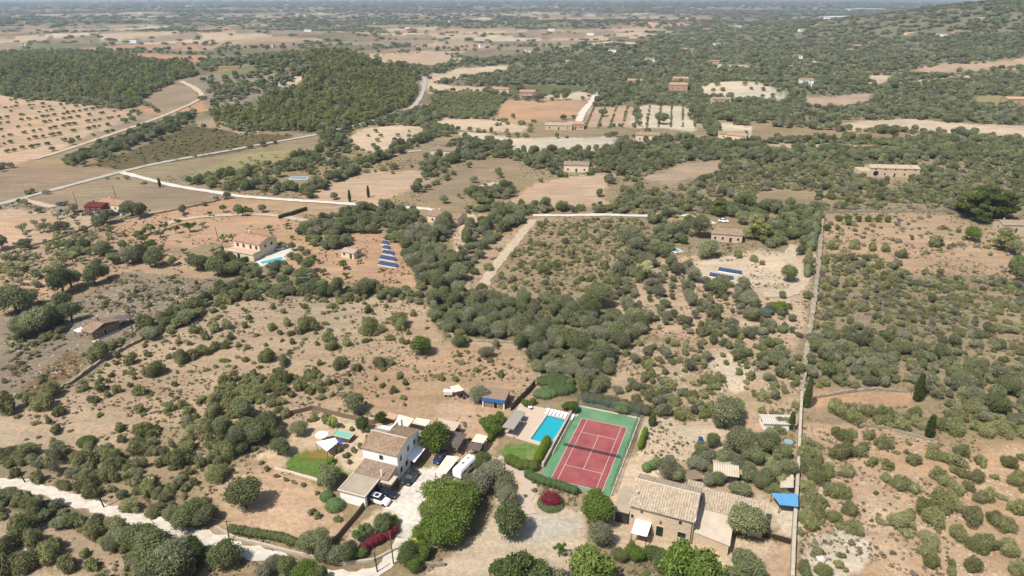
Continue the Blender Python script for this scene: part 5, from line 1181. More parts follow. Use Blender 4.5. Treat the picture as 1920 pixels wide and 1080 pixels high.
# ---- tennis court
def tennis():
    O = G(1033, 898); E = G(1127.8, 919.7); ang = math.atan2(E.y-O.y, E.x-O.x)*.4+R(-22)*.6
    r = empty('tennis_court', (O.x, O.y, 0), ang); tag(r, 'red and green hard tennis court inside a wire fence', 'tennis court')
    x0, x1, y0, y1 = -2.3, 13.0, -1.0, 28.6
    MB().box(x0, x1, y0, y1, -.3, .06).build('surround', surf('green court paint', alb(94, 152, 104), .85, .2, .22, rgb2=alb(142, 178, 138)), r)
    MB().box(0, 10.97, 0, 23.77, .0, .066).build('playing_area', surf('red court paint', alb(168, 80, 82), .85, .2, .25, rgb2=alb(196, 112, 108)), r)
    wl = surf('court line paint', alb(240, 226, 216), .8, .04)
    def ln(a, b, c, d): MB().box(a, b, c, d, .05, .071).build('line', wl, r)
    t = .1
    ln(0, 10.97, -t/2, t/2); ln(0, 10.97, 23.77-t/2, 23.77+t/2); ln(-t/2, t/2, t/2, 23.77-t/2); ln(10.97-t/2, 10.97+t/2, t/2, 23.77-t/2)
    ln(1.37-t/2, 1.37+t/2, t/2, 23.77-t/2); ln(9.6-t/2, 9.6+t/2, t/2, 23.77-t/2)
    ln(1.37+t/2, 9.6-t/2, 5.485-t/2, 5.485+t/2); ln(1.37+t/2, 9.6-t/2, 18.285-t/2, 18.285+t/2); ln(5.435, 5.535, 5.485+t/2, 18.285-t/2)
    m, n, l, p = new_mat('court net'); tr = N(n, 'ShaderNodeBsdfTransparent'); mx = N(n, 'ShaderNodeMixShader'); mx.inputs[0].default_value = .33
    p.inputs['Base Color'].default_value = (.02, .03, .025, 1); l.new(tr.outputs[0], mx.inputs[1]); l.new(p.outputs[0], mx.inputs[2]); l.new(mx.outputs[0], n['Material Output'].inputs[0])
    nt_ = empty('tennis_net', (O.x+math.cos(ang)*0-math.sin(ang)*11.885, O.y+math.sin(ang)*0+math.cos(ang)*11.885, .06), ang); tag(nt_, 'dark net strung across the middle of the red court', 'net')
    MB().box(-.9, 11.87, -.02, .02, .05, .9).build('netting', m, nt_); MB().box(-.9, 11.87, -.03, .03, .903, .98).build('band', surf('grey band', alb(170, 160, 155), .8), nt_)
    for x in (-.95, 11.92): MB().tube([(x, 0, 0), (x, 0, 1.05)], .05, 8).build('post', METAL, nt_)
    # wire fence round the far end and both sides
    m, n, l, p = new_mat('chain link'); tr = N(n, 'ShaderNodeBsdfTransparent'); mx = N(n, 'ShaderNodeMixShader'); mx.inputs[0].default_value = .2
    p.inputs['Base Color'].default_value = (.10, .15, .13, 1); l.new(tr.outputs[0], mx.inputs[1]); l.new(p.outputs[0], mx.inputs[2]); l.new(mx.outputs[0], n['Material Output'].inputs[0])
    def fence(lab, a, b, h=3.2):
        ca, sa = math.cos(ang), math.sin(ang)
        w0 = Vector((O.x+a[0]*ca-a[1]*sa, O.y+a[0]*sa+a[1]*ca, .0)); w1 = Vector((O.x+b[0]*ca-b[1]*sa, O.y+b[0]*sa+b[1]*ca, 0)); d = w1-w0; L = d.length
        f = empty('wire_fence', w0, math.atan2(d.y, d.x)); tag(f, lab, 'fence')
        MB().box(0, L, -.01, .01, .3, h).build('wire_mesh', m, f); MB().box(0, L, -.12, .12, -.2, .3).build('kerb', RIM, f)
        k = max(2, int(L/3)+1)
        for i in range(k): MB().tube([(L*i/(k-1), 0, .303), (L*i/(k-1), 0, h+.05)], .035, 6).build('post', surf('green fence post', alb(90, 118, 104), .6, .1), f)
        MB().tube([(0, 0, h), (L, 0, h)], .025, 5).build('rail', surf('green fence post', None), f)
    fence('tall wire fence across the far end of the tennis court', (x0+.1, y1-.05), (x1-.1, y1-.05))
    fence('tall wire fence on the right side of the tennis court', (x1-.05, y1-.2), (x1-.05, y0))
    fence('wire fence on the pool side of the tennis court', (x0+.05, y0+9), (x0+.05, y1-.2), 2.2)
    # boundary wall towards the pool
    ca, sa = math.cos(ang), math.sin(ang)
    b = empty('garden_wall', (O.x+(x0-.5)*ca-(y0+4)*sa, O.y+(x0-.5)*sa+(y0+4)*ca, 0), ang); tag(b, 'low cream wall between the pool terrace and the tennis court', 'wall')
    MB().box(-.25, .12, 0, 24.3, -.2, 1.0).build('wall', RIM, b); MB().box(-.3, .17, -.05, 24.35, 1.003, 1.08).build('coping', surf('pinkish paving', None), b)
tennis()
# ---- pool terrace
def pool():
    P = [G(944, 815), G(1013, 836), G(1086, 778), G(975, 757)]; c = sum(P, Vector())/4
    deck = MB().prism([(p.x-c.x, p.y-c.y) for p in P], -.3, .12).build('terrace', surf('cream paving', alb(236, 212, 186), .85, .05, 1.2)); deck.location = (c.x, c.y, 0); deck['kind'] = 'structure'; deck.name = 'pool_terrace'
    NLp, NRp, FRp, FLp = G(996, 824, .2), G(1015, 831, .2), G(1057, 793, .2), G(1023, 784, .2)
    O = NLp.copy(); ang = math.atan2((FRp-NRp).y, (FRp-NRp).x)-math.pi/2; ang = (ang+R(-24))/2; r = empty('swimming_pool', (G(994, 825).x, G(994, 825).y, 0), R(-24)); W, D = 4.9, 10.6
    tag(r, 'rectangular turquoise swimming pool in the cream terrace', 'swimming pool')
    cop = surf('pale coping stone', alb(244, 226, 200), .8, .04, 2)
    m = MB().box(-.4, W+.4, -.4, 0, -.2, .24).box(-.4, W+.4, D, D+.4, -.2, .24).box(-.4, 0, .0, D, -.2, .24).box(W, W+.4, 0, D, -.2, .24); m.build('coping', cop, r)
    mt, n, l, p = new_mat('pool water'); p.inputs['Base Color'].default_value = (*alb(48, 196, 212), 1); p.inputs['Roughness'].default_value = .06
    no = N(n, 'ShaderNodeTexNoise'); no.inputs['Scale'].default_value = 3; b = N(n, 'ShaderNodeBump'); b.inputs['Strength'].default_value = .12; l.new(no.outputs['Fac'], b.inputs['Height']); l.new(b.outputs[0], p.inputs['Normal'])
    MB().box(.005, W-.005, .005, D-.005, -.1, .125).build('water', mt, r)
    t = surf('dark teal tiles', alb(30, 140, 158), .4, .06, 3)
    MB().box(.004, .35, .36, D-.36, .0, .13).box(.004, W-.004, D-.35, D-.004, .0, .13).box(.004, .35, D-.359, D-.351, 0, .13).build('inner_wall_strip', t, r)  # dark edge line of the inner wall, laid as a flat strip
pool()
def lounger(): 
    r = empty('sun_lounger', (0, 0, .12)); MB().box(0, .65, 0, 1.3, .28, .36).build('seat', WHITEP, r)
    MB().add([(0, 1.3, .28), (.65, 1.3, .28), (.65, 1.85, .7), (0, 1.85, .7), (0, 1.3, .36), (.65, 1.3, .36), (.65, 1.82, .78), (0, 1.82, .78)], [(0, 3, 2, 1), (4, 5, 6, 7), (0, 1, 5, 4), (1, 2, 6, 5), (2, 3, 7, 6), (3, 0, 4, 7)]).build('backrest', WHITEP, r)
    for x in (.06, .59):
        for y in (.15, 1.2): MB().box(x-.03, x+.03, y-.03, y+.03, 0, .278).build('leg', WHITEP, r)
    return r
L0 = lounger(); NL_ = 8
for i in range(NL_):
    o = L0 if i == 0 else copy_tree(L0)
    g = G(1021+(1068-1021)*i/(NL_-1), 777+(789-777)*i/(NL_-1), .12); o.location = (g.x, g.y, .12); o.rotation_euler.z = R(-22)
    tag(o, f'white sun lounger on the pool terrace, {NUMW[i]} from the left in the row', 'sun lounger', 'sun loungers in a row behind the pool')
def table_set(x, y, lab):
    g = G(x, y); r = empty('garden_table', (g.x, g.y, .1)); tag(r, lab, 'table'); MB().tube([(0, 0, .68), (0, 0, .73)], .55, 12).build('table_top', WHITEP, r); MB().tube([(0, 0, 0), (0, 0, .678)], .06, 8).build('leg', WHITEP, r)
table_set(994, 768, 'round white table at the far left corner of the pool terrace')
table_set(1337, 1026, 'white table on the terrace right of the stone farmhouse door')
# ---- garden of the white farmhouse
def small_pool():
    P = [G(623, 815, 1.2), G(654, 823, 1.2), G(667, 812, 1.2), G(630, 805, 1.2)]
    r = empty('raised_pool', (P[0].x, P[0].y, 0), R(-20)); tag(r, 'raised garden pool with pale green water beside the white umbrellas', 'swimming pool')
    W, D = 4.4, 2.6; W = (P[1]-P[0]).length; D = (P[3]-P[0]).length*.95
    MB().box(-.15, W+.15, -.15, D+.15, -.2, 1.1).build('basin', GREYR, r)
    m = MB().box(-.2, W+.2, -.2, .05, 1.103, 1.25).box(-.2, W+.2, D-.05, D+.2, 1.103, 1.25).box(-.2, .05, .05, D-.05, 1.103, 1.25).box(W-.05, W+.2, .05, D-.05, 1.103, 1.25); m.build('rim', cells_rim, r)
    mt, n, l, p = new_mat('pale green water'); p.inputs['Base Color'].default_value = (*alb(150, 220, 200), 1); p.inputs['Roughness'].default_value = .08
    MB().box(.05, W-.05, .05, D-.05, 1.0, 1.14).build('water', mt, r)
cells_rim = surf('sandstone rim', alb(226, 216, 180), .8, .06, 2)
small_pool()
def parasol(px, py, h, rad, mat, lab, n=8):
    g = G(px, py, h); r = empty('parasol', (g.x, g.y, 0)); tag(r, lab, 'parasol')
    v = [(0, 0, h+.45)]+[(rad*math.cos(6.283*i/n), rad*math.sin(6.283*i/n), h-.12) for i in range(n)]+[(0, 0, h+.40)]+[(rad*math.cos(6.283*i/n), rad*math.sin(6.283*i/n), h-.17) for i in range(n)]
    f = [(0, 1+i, 1+(i+1) % n) for i in range(n)]+[(n+1, n+2+(i+1) % n, n+2+i) for i in range(n)]+[(1+i, n+2+i, n+2+(i+1) % n, 1+(i+1) % n) for i in range(n)]
    mesh_obj('canopy', v, f, mat, r); MB().tube([(0, 0, 0), (0, 0, h+.35)], .04, 6).build('pole', METAL, r); MB().box(-.3, .3, -.3, .3, 0, .08).build('base', CEMENT, r)
parasol(603, 814, 2.3, 1.5, WHITEC, 'round white parasol left of the raised garden pool')
parasol(636, 827, 2.0, 1.05, surf('blue canvas', alb(76, 108, 190), .8, .08), 'blue parasol in front of the raised garden pool')
canopy('shade_sail', 'white pointed shade sail on the lawn edge', 'shade sail', (613, 846), (634, 831), (628, 820), (592, 831), 2.2, WHITEC, METAL, sag=.35, tilt=(0, .3, -.1, .3), th=.03)
# ---- caravan with awning
def caravan():
    g = G(858, 893); r = empty('caravan', (g.x-1.1, g.y-.4, 0), R(-30)); tag(r, 'white caravan parked under the trees beside its cream awning', 'caravan')
    prof = [(0, .5), (.0, 1.9), (.25, 2.35), (.7, 2.5), (1.6, 2.5), (2.05, 2.35), (2.3, 1.9), (2.3, .5)]
    v = []; f = []; ys = [0, .25, 5.6, 6.0]; sc_ = [.9, 1, 1, .88]; n = len(prof)
    for y, s in zip(ys, sc_):
        for x, z in prof: v.append(((x-1.15)*s+1.15, y, .5+(z-.5)*s))
    for i in range(3):
        for j in range(n): f.append((i*n+j, i*n+(j+1) % n, (i+1)*n+(j+1) % n, (i+1)*n+j))
    f += [tuple(range(n))[::-1], tuple(range(3*n, 4*n))]
    mesh_obj('body', v, [q[::-1] for q in f], WHITEP, r)
    MB().box(.9, 1.4, 2.2, 2.8, 2.503, 2.6).build('roof_hatch', METAL, r); MB().box(.9, 1.4, 4.2, 4.6, 2.503, 2.6).build('roof_hatch', METAL, r)
    for y in (1.0, 3.2): w_ = MB().box(-.02, .03, y, y+1.0, 1.3, 1.9).build('window', GLASS, r); MB().box(2.27, 2.32, y, y+1.0, 1.3, 1.9).build('window', GLASS, r)
    for x in (.1, 2.0): MB().tube([(x, 2.9, .33), (x+.2, 2.9, .33)], .33, 12).build('wheel', DARKM, r)
    MB().tube([(1.15, 0, .5), (1.15, -1.2, .45)], .06, 6).build('tow_bar', METAL, r)
caravan()
canopy('caravan_awning', 'large cream awning stretched between the caravan and the gravel yard', 'awning', (815, 885), (836, 890), (862, 858), (838, 853), 2.3, BEIGEC, METAL, tilt=(-.1, .2, .2, -.1))
# ---- cars
def car(name, label, cat, px, py, ang, paint, suv=False, L=4.5):
    g = G(px, py); r = empty(name, (g.x, g.y, 0.05), ang); tag(r, label, cat)
    W = 1.8; hb = .62 if suv else .5; top = 1.65 if suv else 1.42; base = .30
    # stations along the length: (y, half width, deck height)
    st = [(0, .70, .62), (.12, .84, .78), (.9, .9, .93), (1.45, .9, .98), (3.5, .9, 1.0), (4.2, .88, .98), (4.42, .80, .8), (4.5, .72, .6)]
    v = []; f = []
    for y, w_, z in st:
        z = z*(1.1 if suv else 1); y = y*L/4.5
        v += [(-w_, y, base), (-w_*1.0, y, z*.8), (-w_*.86, y, z), (w_*.86, y, z), (w_, y, z*.8), (w_, y, base)]
    for i in range(len(st)-1):
        for j in range(6): a = i*6+j; b = i*6+(j+1) % 6; f.append((a, b, b+6, a+6))
    f += [(5, 4, 3, 2, 1, 0), tuple(range((len(st)-1)*6, len(st)*6))]
    body = mesh_obj('body', v, f, paint, r)
    zc = 1.0*(1.1 if suv else 1)-.02; k = L/4.5
    cb = [(1.25, .76, zc), (1.9, .64, top), (3.3 if not suv else 3.7, .63, top-.03), (4.05 if not suv else 4.25, .72, zc)]
    v = []
    for y, w_, z in cb: v += [(-w_, y*k, z), (w_, y*k, z)]
    v += [(-.78, 1.25*k, zc-.05), (.78, 1.25*k, zc-.05), (.76, cb[3][0]*k, zc-.05), (-.76, cb[3][0]*k, zc-.05)]
    mesh_obj('cabin_glass', v, [(0, 2, 3, 1), (2, 4, 5, 3), (4, 6, 7, 5), (0, 8, 11, 6, 4, 2), (1, 3, 5, 7, 10, 9), (0, 1, 9, 8), (6, 11, 10, 7)], GLASS, r)
    MB().box(-.62, .62, cb[1][0]*k+.02, cb[2][0]*k-.02, top-.03, top+.03).build('roof_panel', paint, r)
    if suv: MB().box(-.42, .42, cb[1][0]*k+.3, cb[1][0]*k+1.2, top+.031, top+.04).build('sunroof', GLASS, r)
    m = MB()
    for s in (-1, 1):
        MB().add([(s*.77, 1.27*k, zc), (s*.70, 1.27*k, zc), (s*.60, 1.92*k, top), (s*.66, 1.92*k, top)], [(0, 1, 2, 3), (3, 2, 1, 0)]).build('pillar', paint, r)
        MB().box(s*.65-.12, s*.65+.12, -.01, .03, .6, .74).build('headlight', WHITEP, r); MB().box(s*.68-.12, s*.68+.12, 4.44*k, 4.52*k, .65, .8).build('tail_light', surf('red lens', (.4, .02, .02), .3), r)
        MB().box(s*.98-.1, s*.98+.1, 1.4*k, 1.55*k, .95, 1.08).build('mirror', paint, r)
        for y in (.85, 3.6): MB().tube([(s*.72, y*k, .33), (s*.92, y*k, .33)], .33, 14).build('wheel', surf('tyre rubber', (.02, .02, .02), .8), r)
    return r
def paint(name, c, rough=.25):
    m, n, l, p = new_mat(name); p.inputs['Base Color'].default_value = (*c, 1); p.inputs['Roughness'].default_value = rough; p.inputs['Coat Weight'].default_value = .6; return m
BLK = paint('blue black paint', (.012, .02, .026)); WHT = paint('white car paint', (.78, .78, .78)); SIL = paint('silver paint', (.35, .36, .38)); BLU = paint('navy paint', (.02, .035, .09))
car('parked_car', 'dark green black saloon parked beside the white farmhouse wall', 'car', 760.5, 912, R(-22), BLK, L=4.6)
car('parked_car', 'white estate car with glass roof parked beside a black car', 'car', 730, 947, R(68), WHT, True, 4.6)
car('parked_car', 'black estate car squeezed between the white car and the garage', 'car', 744, 934, R(64), BLK, False, 4.5)
car('parked_car', 'silver car parked by the ochre villa near its pool', 'car', 512, 471, R(-60), SIL)
car('parked_car', 'white van parked at the track under the left pine tree', 'van', 1327, 415, R(85), WHT, True, 5.5)
car('parked_car', 'small white car behind the long low stone farmhouse', 'car', 1366, 417, R(70), WHT)
car('parked_car', 'dark car beside the scrap yard on the left plain', 'car', 122, 385, R(80), BLU)
car('parked_car', 'blue car under the big tree at the head of the gravel yard', 'car', 816, 872, R(-25), BLU, True)
# ---- villa pool and other pools
def flat_pool(NL, W, D, ang, lab, water, decksz=None):
    g = G(*NL); r = empty('swimming_pool', g, ang); tag(r, lab, 'swimming pool')
    MB().box(-.5, W+.5, -.5, D+.5, -.3, .12).build('surround', surf('white paving', alb(244, 236, 220), .8, .05), r)
    mt, n, l, p = new_mat(water[0]); p.inputs['Base Color'].default_value = (*water[1], 1); p.inputs['Roughness'].default_value = .08
    MB().box(0, W, 0, D, .0, .125).build('water', mt, r); m = MB().box(-.3, W+.3, -.3, -.01, 0, .22).box(-.3, W+.3, D+.01, D+.3, 0, .22).box(-.3, -.01, 0, D, 0, .22).box(W+.01, W+.3, 0, D, 0, .22); m.build('coping', WHITEW, r)
    if decksz: MB().prism([Lc(r, *q) for q in decksz], -.3, .1).build('sun_deck', surf('white paving', None), r)
TW = ('villa pool water', alb(90, 214, 220))
flat_pool((486, 492), 3.2, 8.8, R(-50), 'turquoise pool on the white deck of the ochre villa', TW, [(478, 493), (492, 500), (538, 478), (558, 466), (536, 460), (515, 468)])
flat_pool((543, 336), 9, 4.5, R(0), 'blue oval looking pool in the walled garden left of the dense trees', ('blue pool water', alb(90, 180, 220)))
flat_pool((1268, 474), 3.2, 6.5, R(30), 'pale blue pool in the shady garden by the long low farmhouse', ('light blue pool water', alb(140, 205, 215)))
# ---- solar arrays
PV = surf('solar cells', (.04, .06, .115), .25, .12, 6, spec=.6)
def array(px, py, n, ang, lab, grp, pw=1.0, rows_=2):
    g = G(px, py); r = empty('solar_array', g, ang); tag(r, lab, 'solar array', grp)
    for i in range(n):
        p = MB().add([(i*(pw+.12), 0, .4), (i*(pw+.12)+pw, 0, .4), (i*(pw+.12)+pw, 1.9, 1.2), (i*(pw+.12), 1.9, 1.2), (i*(pw+.12), 0, .34), (i*(pw+.12)+pw, 0, .34), (i*(pw+.12)+pw, 1.9, 1.14), (i*(pw+.12), 1.9, 1.14)],
                 [(0, 1, 2, 3), (7, 6, 5, 4), (0, 4, 5, 1), (1, 5, 6, 2), (2, 6, 7, 3), (3, 7, 4, 0)]).build('panel', PV, r)
    L = n*(pw+.12)
    MB().box(-.05, L, 1.75, 1.9, -.2, 1.06).box(-.05, L, .05, .2, -.2, .33).box(-.1, L+.02, 1.905, 1.96, 1.1, 1.22).build('frame', WHITEP, r)
for i, (x, y, n_) in enumerate([(714, 458, 3), (716, 467, 3), (715, 476, 5), (710, 486, 7), (708, 497, 8)]):
    array(x, y, n_, R(-24), f'blue solar array on the orange ground, {NUMW[i]} from the top of its stack', 'solar arrays in rows beside the dense trees', .9)
array(1346, 509, 9, R(-28), 'long blue solar array, the upper of two on the bare terrace', 'solar arrays on the bare terrace', .8)
array(1329, 519, 9, R(-28), 'long blue solar array, the lower of two on the bare terrace', 'solar arrays on the bare terrace', .8)

# ---- dry stone walls and other walls
DRY = cells('dry stone', alb(214, 198, 172), alb(150, 136, 114), 2.2, (1, 1, 1.4), None, .95, .8)
def wall(name, lab, pts, w_, h, mat, cat='wall', rag=.22, seed=1):
    q = random.Random(seed); P = [G(*p) for p in pts]; o0 = P[0].copy(); v = []; f = []; k = 0
    st = []
    for i in range(len(P)-1):
        L = (P[i+1]-P[i]).length; n = max(1, int(L/max(.9, L/160)))
        for j in range(n): st.append(P[i].lerp(P[i+1], j/n))
    st.append(P[-1])
    for i, p in enumerate(st):
        d = st[min(i+1, len(st)-1)]-st[max(i-1, 0)]; nr = Vector((d.y, -d.x, 0)).normalized(); z = float(TZ(p.x, p.y)); hh = h*(1+q.uniform(-rag, rag)); ww = w_/2*(1+q.uniform(-rag, rag))
        j = Vector((q.uniform(-.1, .1), q.uniform(-.1, .1), 0))*rag*3
        for s, zz, fx in ((-1, -.4, 1.15), (-1, hh, .9), (1, hh, .9), (1, -.4, 1.15)): c = p+nr*s*ww*fx+j-o0; v.append((c.x, c.y, z+zz-o0.z))
        if i: a = (i-1)*4; f += [(a, a+4, a+5, a+1), (a+1, a+5, a+6, a+2), (a+2, a+6, a+7, a+3)]
    f += [(0, 1, 2, 3), tuple(range(len(v)-4, len(v)))[::-1]]
    o = mesh_obj(name, v, f, mat); o.location = o0; tag(o, lab, cat); return o
wall('dry_stone_wall', 'long crumbling dry stone wall running up the left slope past the hut', [(100,738),(140,715),(185,682),(215,664),(262,640),(300,615),(350,590),(400,568),(430,560)], .8, .9, DRY)
wall('dry_stone_wall', 'straight boundary wall running away up the right of the picture, lower stretch', [(1484,1090),(1487,1010),(1494,900),(1499,800),(1502,742)], .7, 1.5, surf('limed wall', alb(222, 208, 186), .9, .12, 1, .3), rag=.05)
wall('dry_stone_wall', 'broad rubble wall continuing the boundary up the right of the picture', [(1502,738),(1507,690),(1517,625),(1527,560),(1535,490),(1539,440),(1543,400)], 1.6, 1.2, DRY, rag=.35)
wall('dry_stone_wall', 'stone wall along the far edge of the pale almond field at right', [(1546,400),(1620,398),(1700,398),(1782,397)], .8, 1.2, DRY)
wall('dry_stone_wall', 'low terrace wall under the orange patch beyond the right wall', [(1520,748),(1580,737),(1640,731),(1700,736)], .6, .7, DRY)
wall('dry_stone_wall', 'low terrace wall crossing the right slope below the bushes', [(1610,798),(1660,803),(1700,815),(1750,828)], .5, .6, DRY)
wall('dry_stone_wall', 'curved stone bank round the paddock beside the dense wood', [(815,600),(850,632),(900,640),(960,642),(1000,668),(1012,690),(1010,710)], 1.0, .5, DRY, rag=.4)
wall('dry_stone_wall', 'field wall between the orange field and the stubble on the left', [(0,482),(60,462),(110,448),(170,425),(230,412),(300,400),(360,388),(410,376)], .7, .7, DRY)
wall('garden_wall', 'pale garden wall along the lane right of the lone round tree', [(405,990),(440,1010),(500,1025),(560,1040),(640,1058),(700,1052),(745,1030)], .4, .6, surf('limed wall', None), rag=.1)
wall('garden_wall', 'long brown fence wall between the paddock and the farmhouse garden', [(520,790),(545,778),(587,768),(640,782),(700,795),(725,790)], .25, 1.2, WOODP, rag=.05)
wall('garden_wall', 'dark screen fence along the paddock behind the pool terrace', [(958,770),(975,752),(990,738),(1003,722)], .2, 1.6, DARKM, rag=.03)
wall('garden_wall', 'brown fence across the orange yard from the garage corner', [(683,950),(670,968),(655,985),(636,1008),(618,1030)], .2, 1.3, WOODP, rag=.05)
wall('garden_wall', 'low edging wall of the lawn below the white farmhouse', [(515,880),(550,888),(590,900),(612,912)], .3, .5, RIM, rag=.1)
wall('garden_wall', 'stone edge round the gravel circle under the avenue trees', [(770,1075),(800,1062),(835,1060)], .5, .9, DRY)
wall('garden_wall', 'curved fence round the hedge beside the stone farmhouse yard', [(1222,890),(1232,900),(1240,912),(1242,920)], .2, 1.0, RIM, rag=.05)
wall('garden_wall', 'block balustrade between the two parts of the farmhouse drive', [(1430,1006),(1455,1012),(1482,1020)], .3, 1.1, DARKD, rag=.04)
# ---- hedges and special plants
def hedge(name, lab, pts, w_, h, mat, cat='hedge', seed=1, n_per=60, q=.22, rnd=.35):
    P = [G(*p) for p in pts]; o0 = P[0].copy(); r = np.random.default_rng(seed); lob = []
    for i in range(len(P)-1):
        L = (P[i+1]-P[i]).length; n = max(1, int(L/(w_*.42)))
        for j in range(n+ (i == len(P)-2)):
            c = P[i].lerp(P[i+1], j/n)-o0; lob.append((c.x+r.uniform(-.1, .1), c.y+r.uniform(-.1, .1), h*.5, w_*.5*r.uniform(.92, 1.1), h*.55*r.uniform(.92, 1.1)))
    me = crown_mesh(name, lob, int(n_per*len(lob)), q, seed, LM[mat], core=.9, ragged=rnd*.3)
    o = bpy.data.objects.new(name, me); COL.objects.link(o); o.location = (o0.x, o0.y, float(TZ(o0.x, o0.y))); tag(o, lab, cat); return o
hedge('clipped_hedge', 'long clipped hedge across the near end of the tennis court', [(990,896),(1020,908),(1050,916),(1076,925)], 2.2, 1.8, 'clip', n_per=160, q=.16)
hedge('clipped_hedge', 'tall bright clipped hedge between the lawn and the tennis court', [(1010,868),(1018,852),(1026,838)], 2.2, 2.8, 'lime', n_per=260, q=.16, seed=2)
hedge('clipped_hedge', 'bright clipped hedge column outside the right court fence', [(1200,842),(1205,828),(1209,815)], 1.3, 2.0, 'lime', n_per=160, q=.14, seed=3)
hedge('bougainvillea_hedge', 'magenta flowering hedge above the lane gate', [(682,1034),(695,1024),(712,1016),(728,1010),(738,1000)], 2.0, 1.8, 'bloom', n_per=220, q=.16, seed=4)
hedge('roadside_hedge', 'rough green hedge along the lane below the orange yard', [(435,998),(465,1003),(500,1008),(530,1014),(552,1022)], 1.9, 1.6, 'tree', n_per=140, seed=5)
hedge('roadside_hedge', 'dark climbing hedge on the lane bend under the magenta hedge', [(600,1048),(630,1052),(655,1048),(680,1042)], 2.2, 1.8, 'dark', n_per=140, seed=6)
hedge('clipped_hedge', 'slanting bright hedge between the green tree and the pool pavilion', [(918,828),(930,812),(938,800)], 1.6, 1.8, 'lime', n_per=150, q=.16, seed=7)
hedge('clipped_hedge', 'round clipped hedge at the corner of the stone farmhouse yard', [(1212,884),(1222,878),(1232,872)], 2.4, 2.0, 'clip', n_per=150, q=.16, seed=8)
hedge('boundary_hedge', 'dense hedge against the upper stretch of the right boundary wall', [(1512,520),(1514,498),(1516,476)], 2.4, 2.6, 'tree', n_per=120, seed=9)
hedge('boundary_hedge', 'dense tree hedge left of the right boundary wall by the pale field', [(1518,470),(1522,450),(1526,432),(1530,416)], 4.0, 4.2, 'tree', n_per=180, q=.3, seed=10)
hedge('young_hedge', 'row of thin young cypresses beside the sandy bank', [(524,410),(545,404),(575,394)], 1.1, 1.8, 'cypress', n_per=60, seed=12)
hedge('court_shrubs', 'bluish shrub belt behind the far tennis court fence', [(1100,752),(1125,756),(1155,763),(1185,770),(1210,776)], 3.4, 2.4, 'grey', n_per=240, q=.22, seed=13)
hedge('lawn_hedge', 'green bushes in front of the small lawn by the pool', [(955,868),(975,878),(1000,880)], 2.8, 2.0, 'garden', n_per=200, q=.2, seed=14)
for i, (x, y, rr, hh, lab) in enumerate([(1037,718,30,1.5,'broad wavy clipped green mound, rearmost of the clipped group by the wood'), (1052,734,26,1.6,'clipped green mound right of the clipped group behind the pool'), (1022,742,22,1.5,'lowest clipped green mound nearest the pool terrace'), (628,952,17,1.4,'large clipped dark ball bush beside the garage wall'), (613,935,12,1.3,'smaller clipped ball bush left of the garage wall'),
                                         (163,832,14,1.3,'dark round clipped-looking bush alone on the lower left slope')]):
    g = G(x, y); d = math.hypot(math.hypot(g.x, g.y), CAMH); s = rr/FPX*d
    lb = [(0, 0, hh*.45, s, hh*.75)] if i > 2 else [(0, 0, hh*.45, s*.8, hh*.7), (s*.55, s*.1, hh*.45, s*.55, hh*.65), (-s*.55, -s*.05, hh*.45, s*.55, hh*.66), (.1*s, s*.5, hh*.45, s*.5, hh*.7)]
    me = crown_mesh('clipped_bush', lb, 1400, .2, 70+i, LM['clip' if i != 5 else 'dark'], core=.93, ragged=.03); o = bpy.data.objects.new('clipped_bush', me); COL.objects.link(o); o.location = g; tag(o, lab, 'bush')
def special(name, px, py, rr, lobes, mat, lab, cat, n=1400, q=.11, core=.75, hz=1):
    g = G(px, py); s = rr/FPX*math.hypot(math.hypot(g.x, g.y), CAMH)
    me = crown_mesh('crown', lobes, n, q, len(lab), LM[mat], core=core); r = empty(name, g, .3); r.scale = (s, s, s*hz); tag(r, lab, cat)
    o = bpy.data.objects.new('crown', me); COL.objects.link(o); o.parent = r; t = bpy.data.objects.new('trunk', TRUNK['tree']); COL.objects.link(t); t.parent = r; return r
# round bed with bougainvillea in the turning circle
g = G(1033, 945); d = math.hypot(g.length, CAMH)
bed = bpy.data.objects.new('round_bed', crown_mesh('round_bed', [(0, 0, .25, 2.75, .55)], 2200, .2, 5, LM['clip'], core=.97, ragged=.02)); COL.objects.link(bed); bed.location = g; tag(bed, 'round clipped hedge ring in the turning circle holding a magenta bush', 'hedge')
bb = bpy.data.objects.new('bougainvillea', crown_mesh('bougainvillea', [(0, .3, 1.1, 1.9, 1.0), (.8, -.2, .9, 1.1, .8), (-.8, .1, 1.0, 1.1, .9)], 2600, .2, 6, LM['bloom'], core=.85)); COL.objects.link(bb); bb.location = g; tag(bb, 'magenta bougainvillea bush rising from the round clipped bed', 'bush')
special('conifer', 1275, 1040, 15, [(0, 0, .8, .7, .9), (.1, 0, 1.5, .5, .8), (0, .2, .5, .9, .5)], 'yellow', 'yellow green feathery conifer on the stone farmhouse terrace', 'conifer')
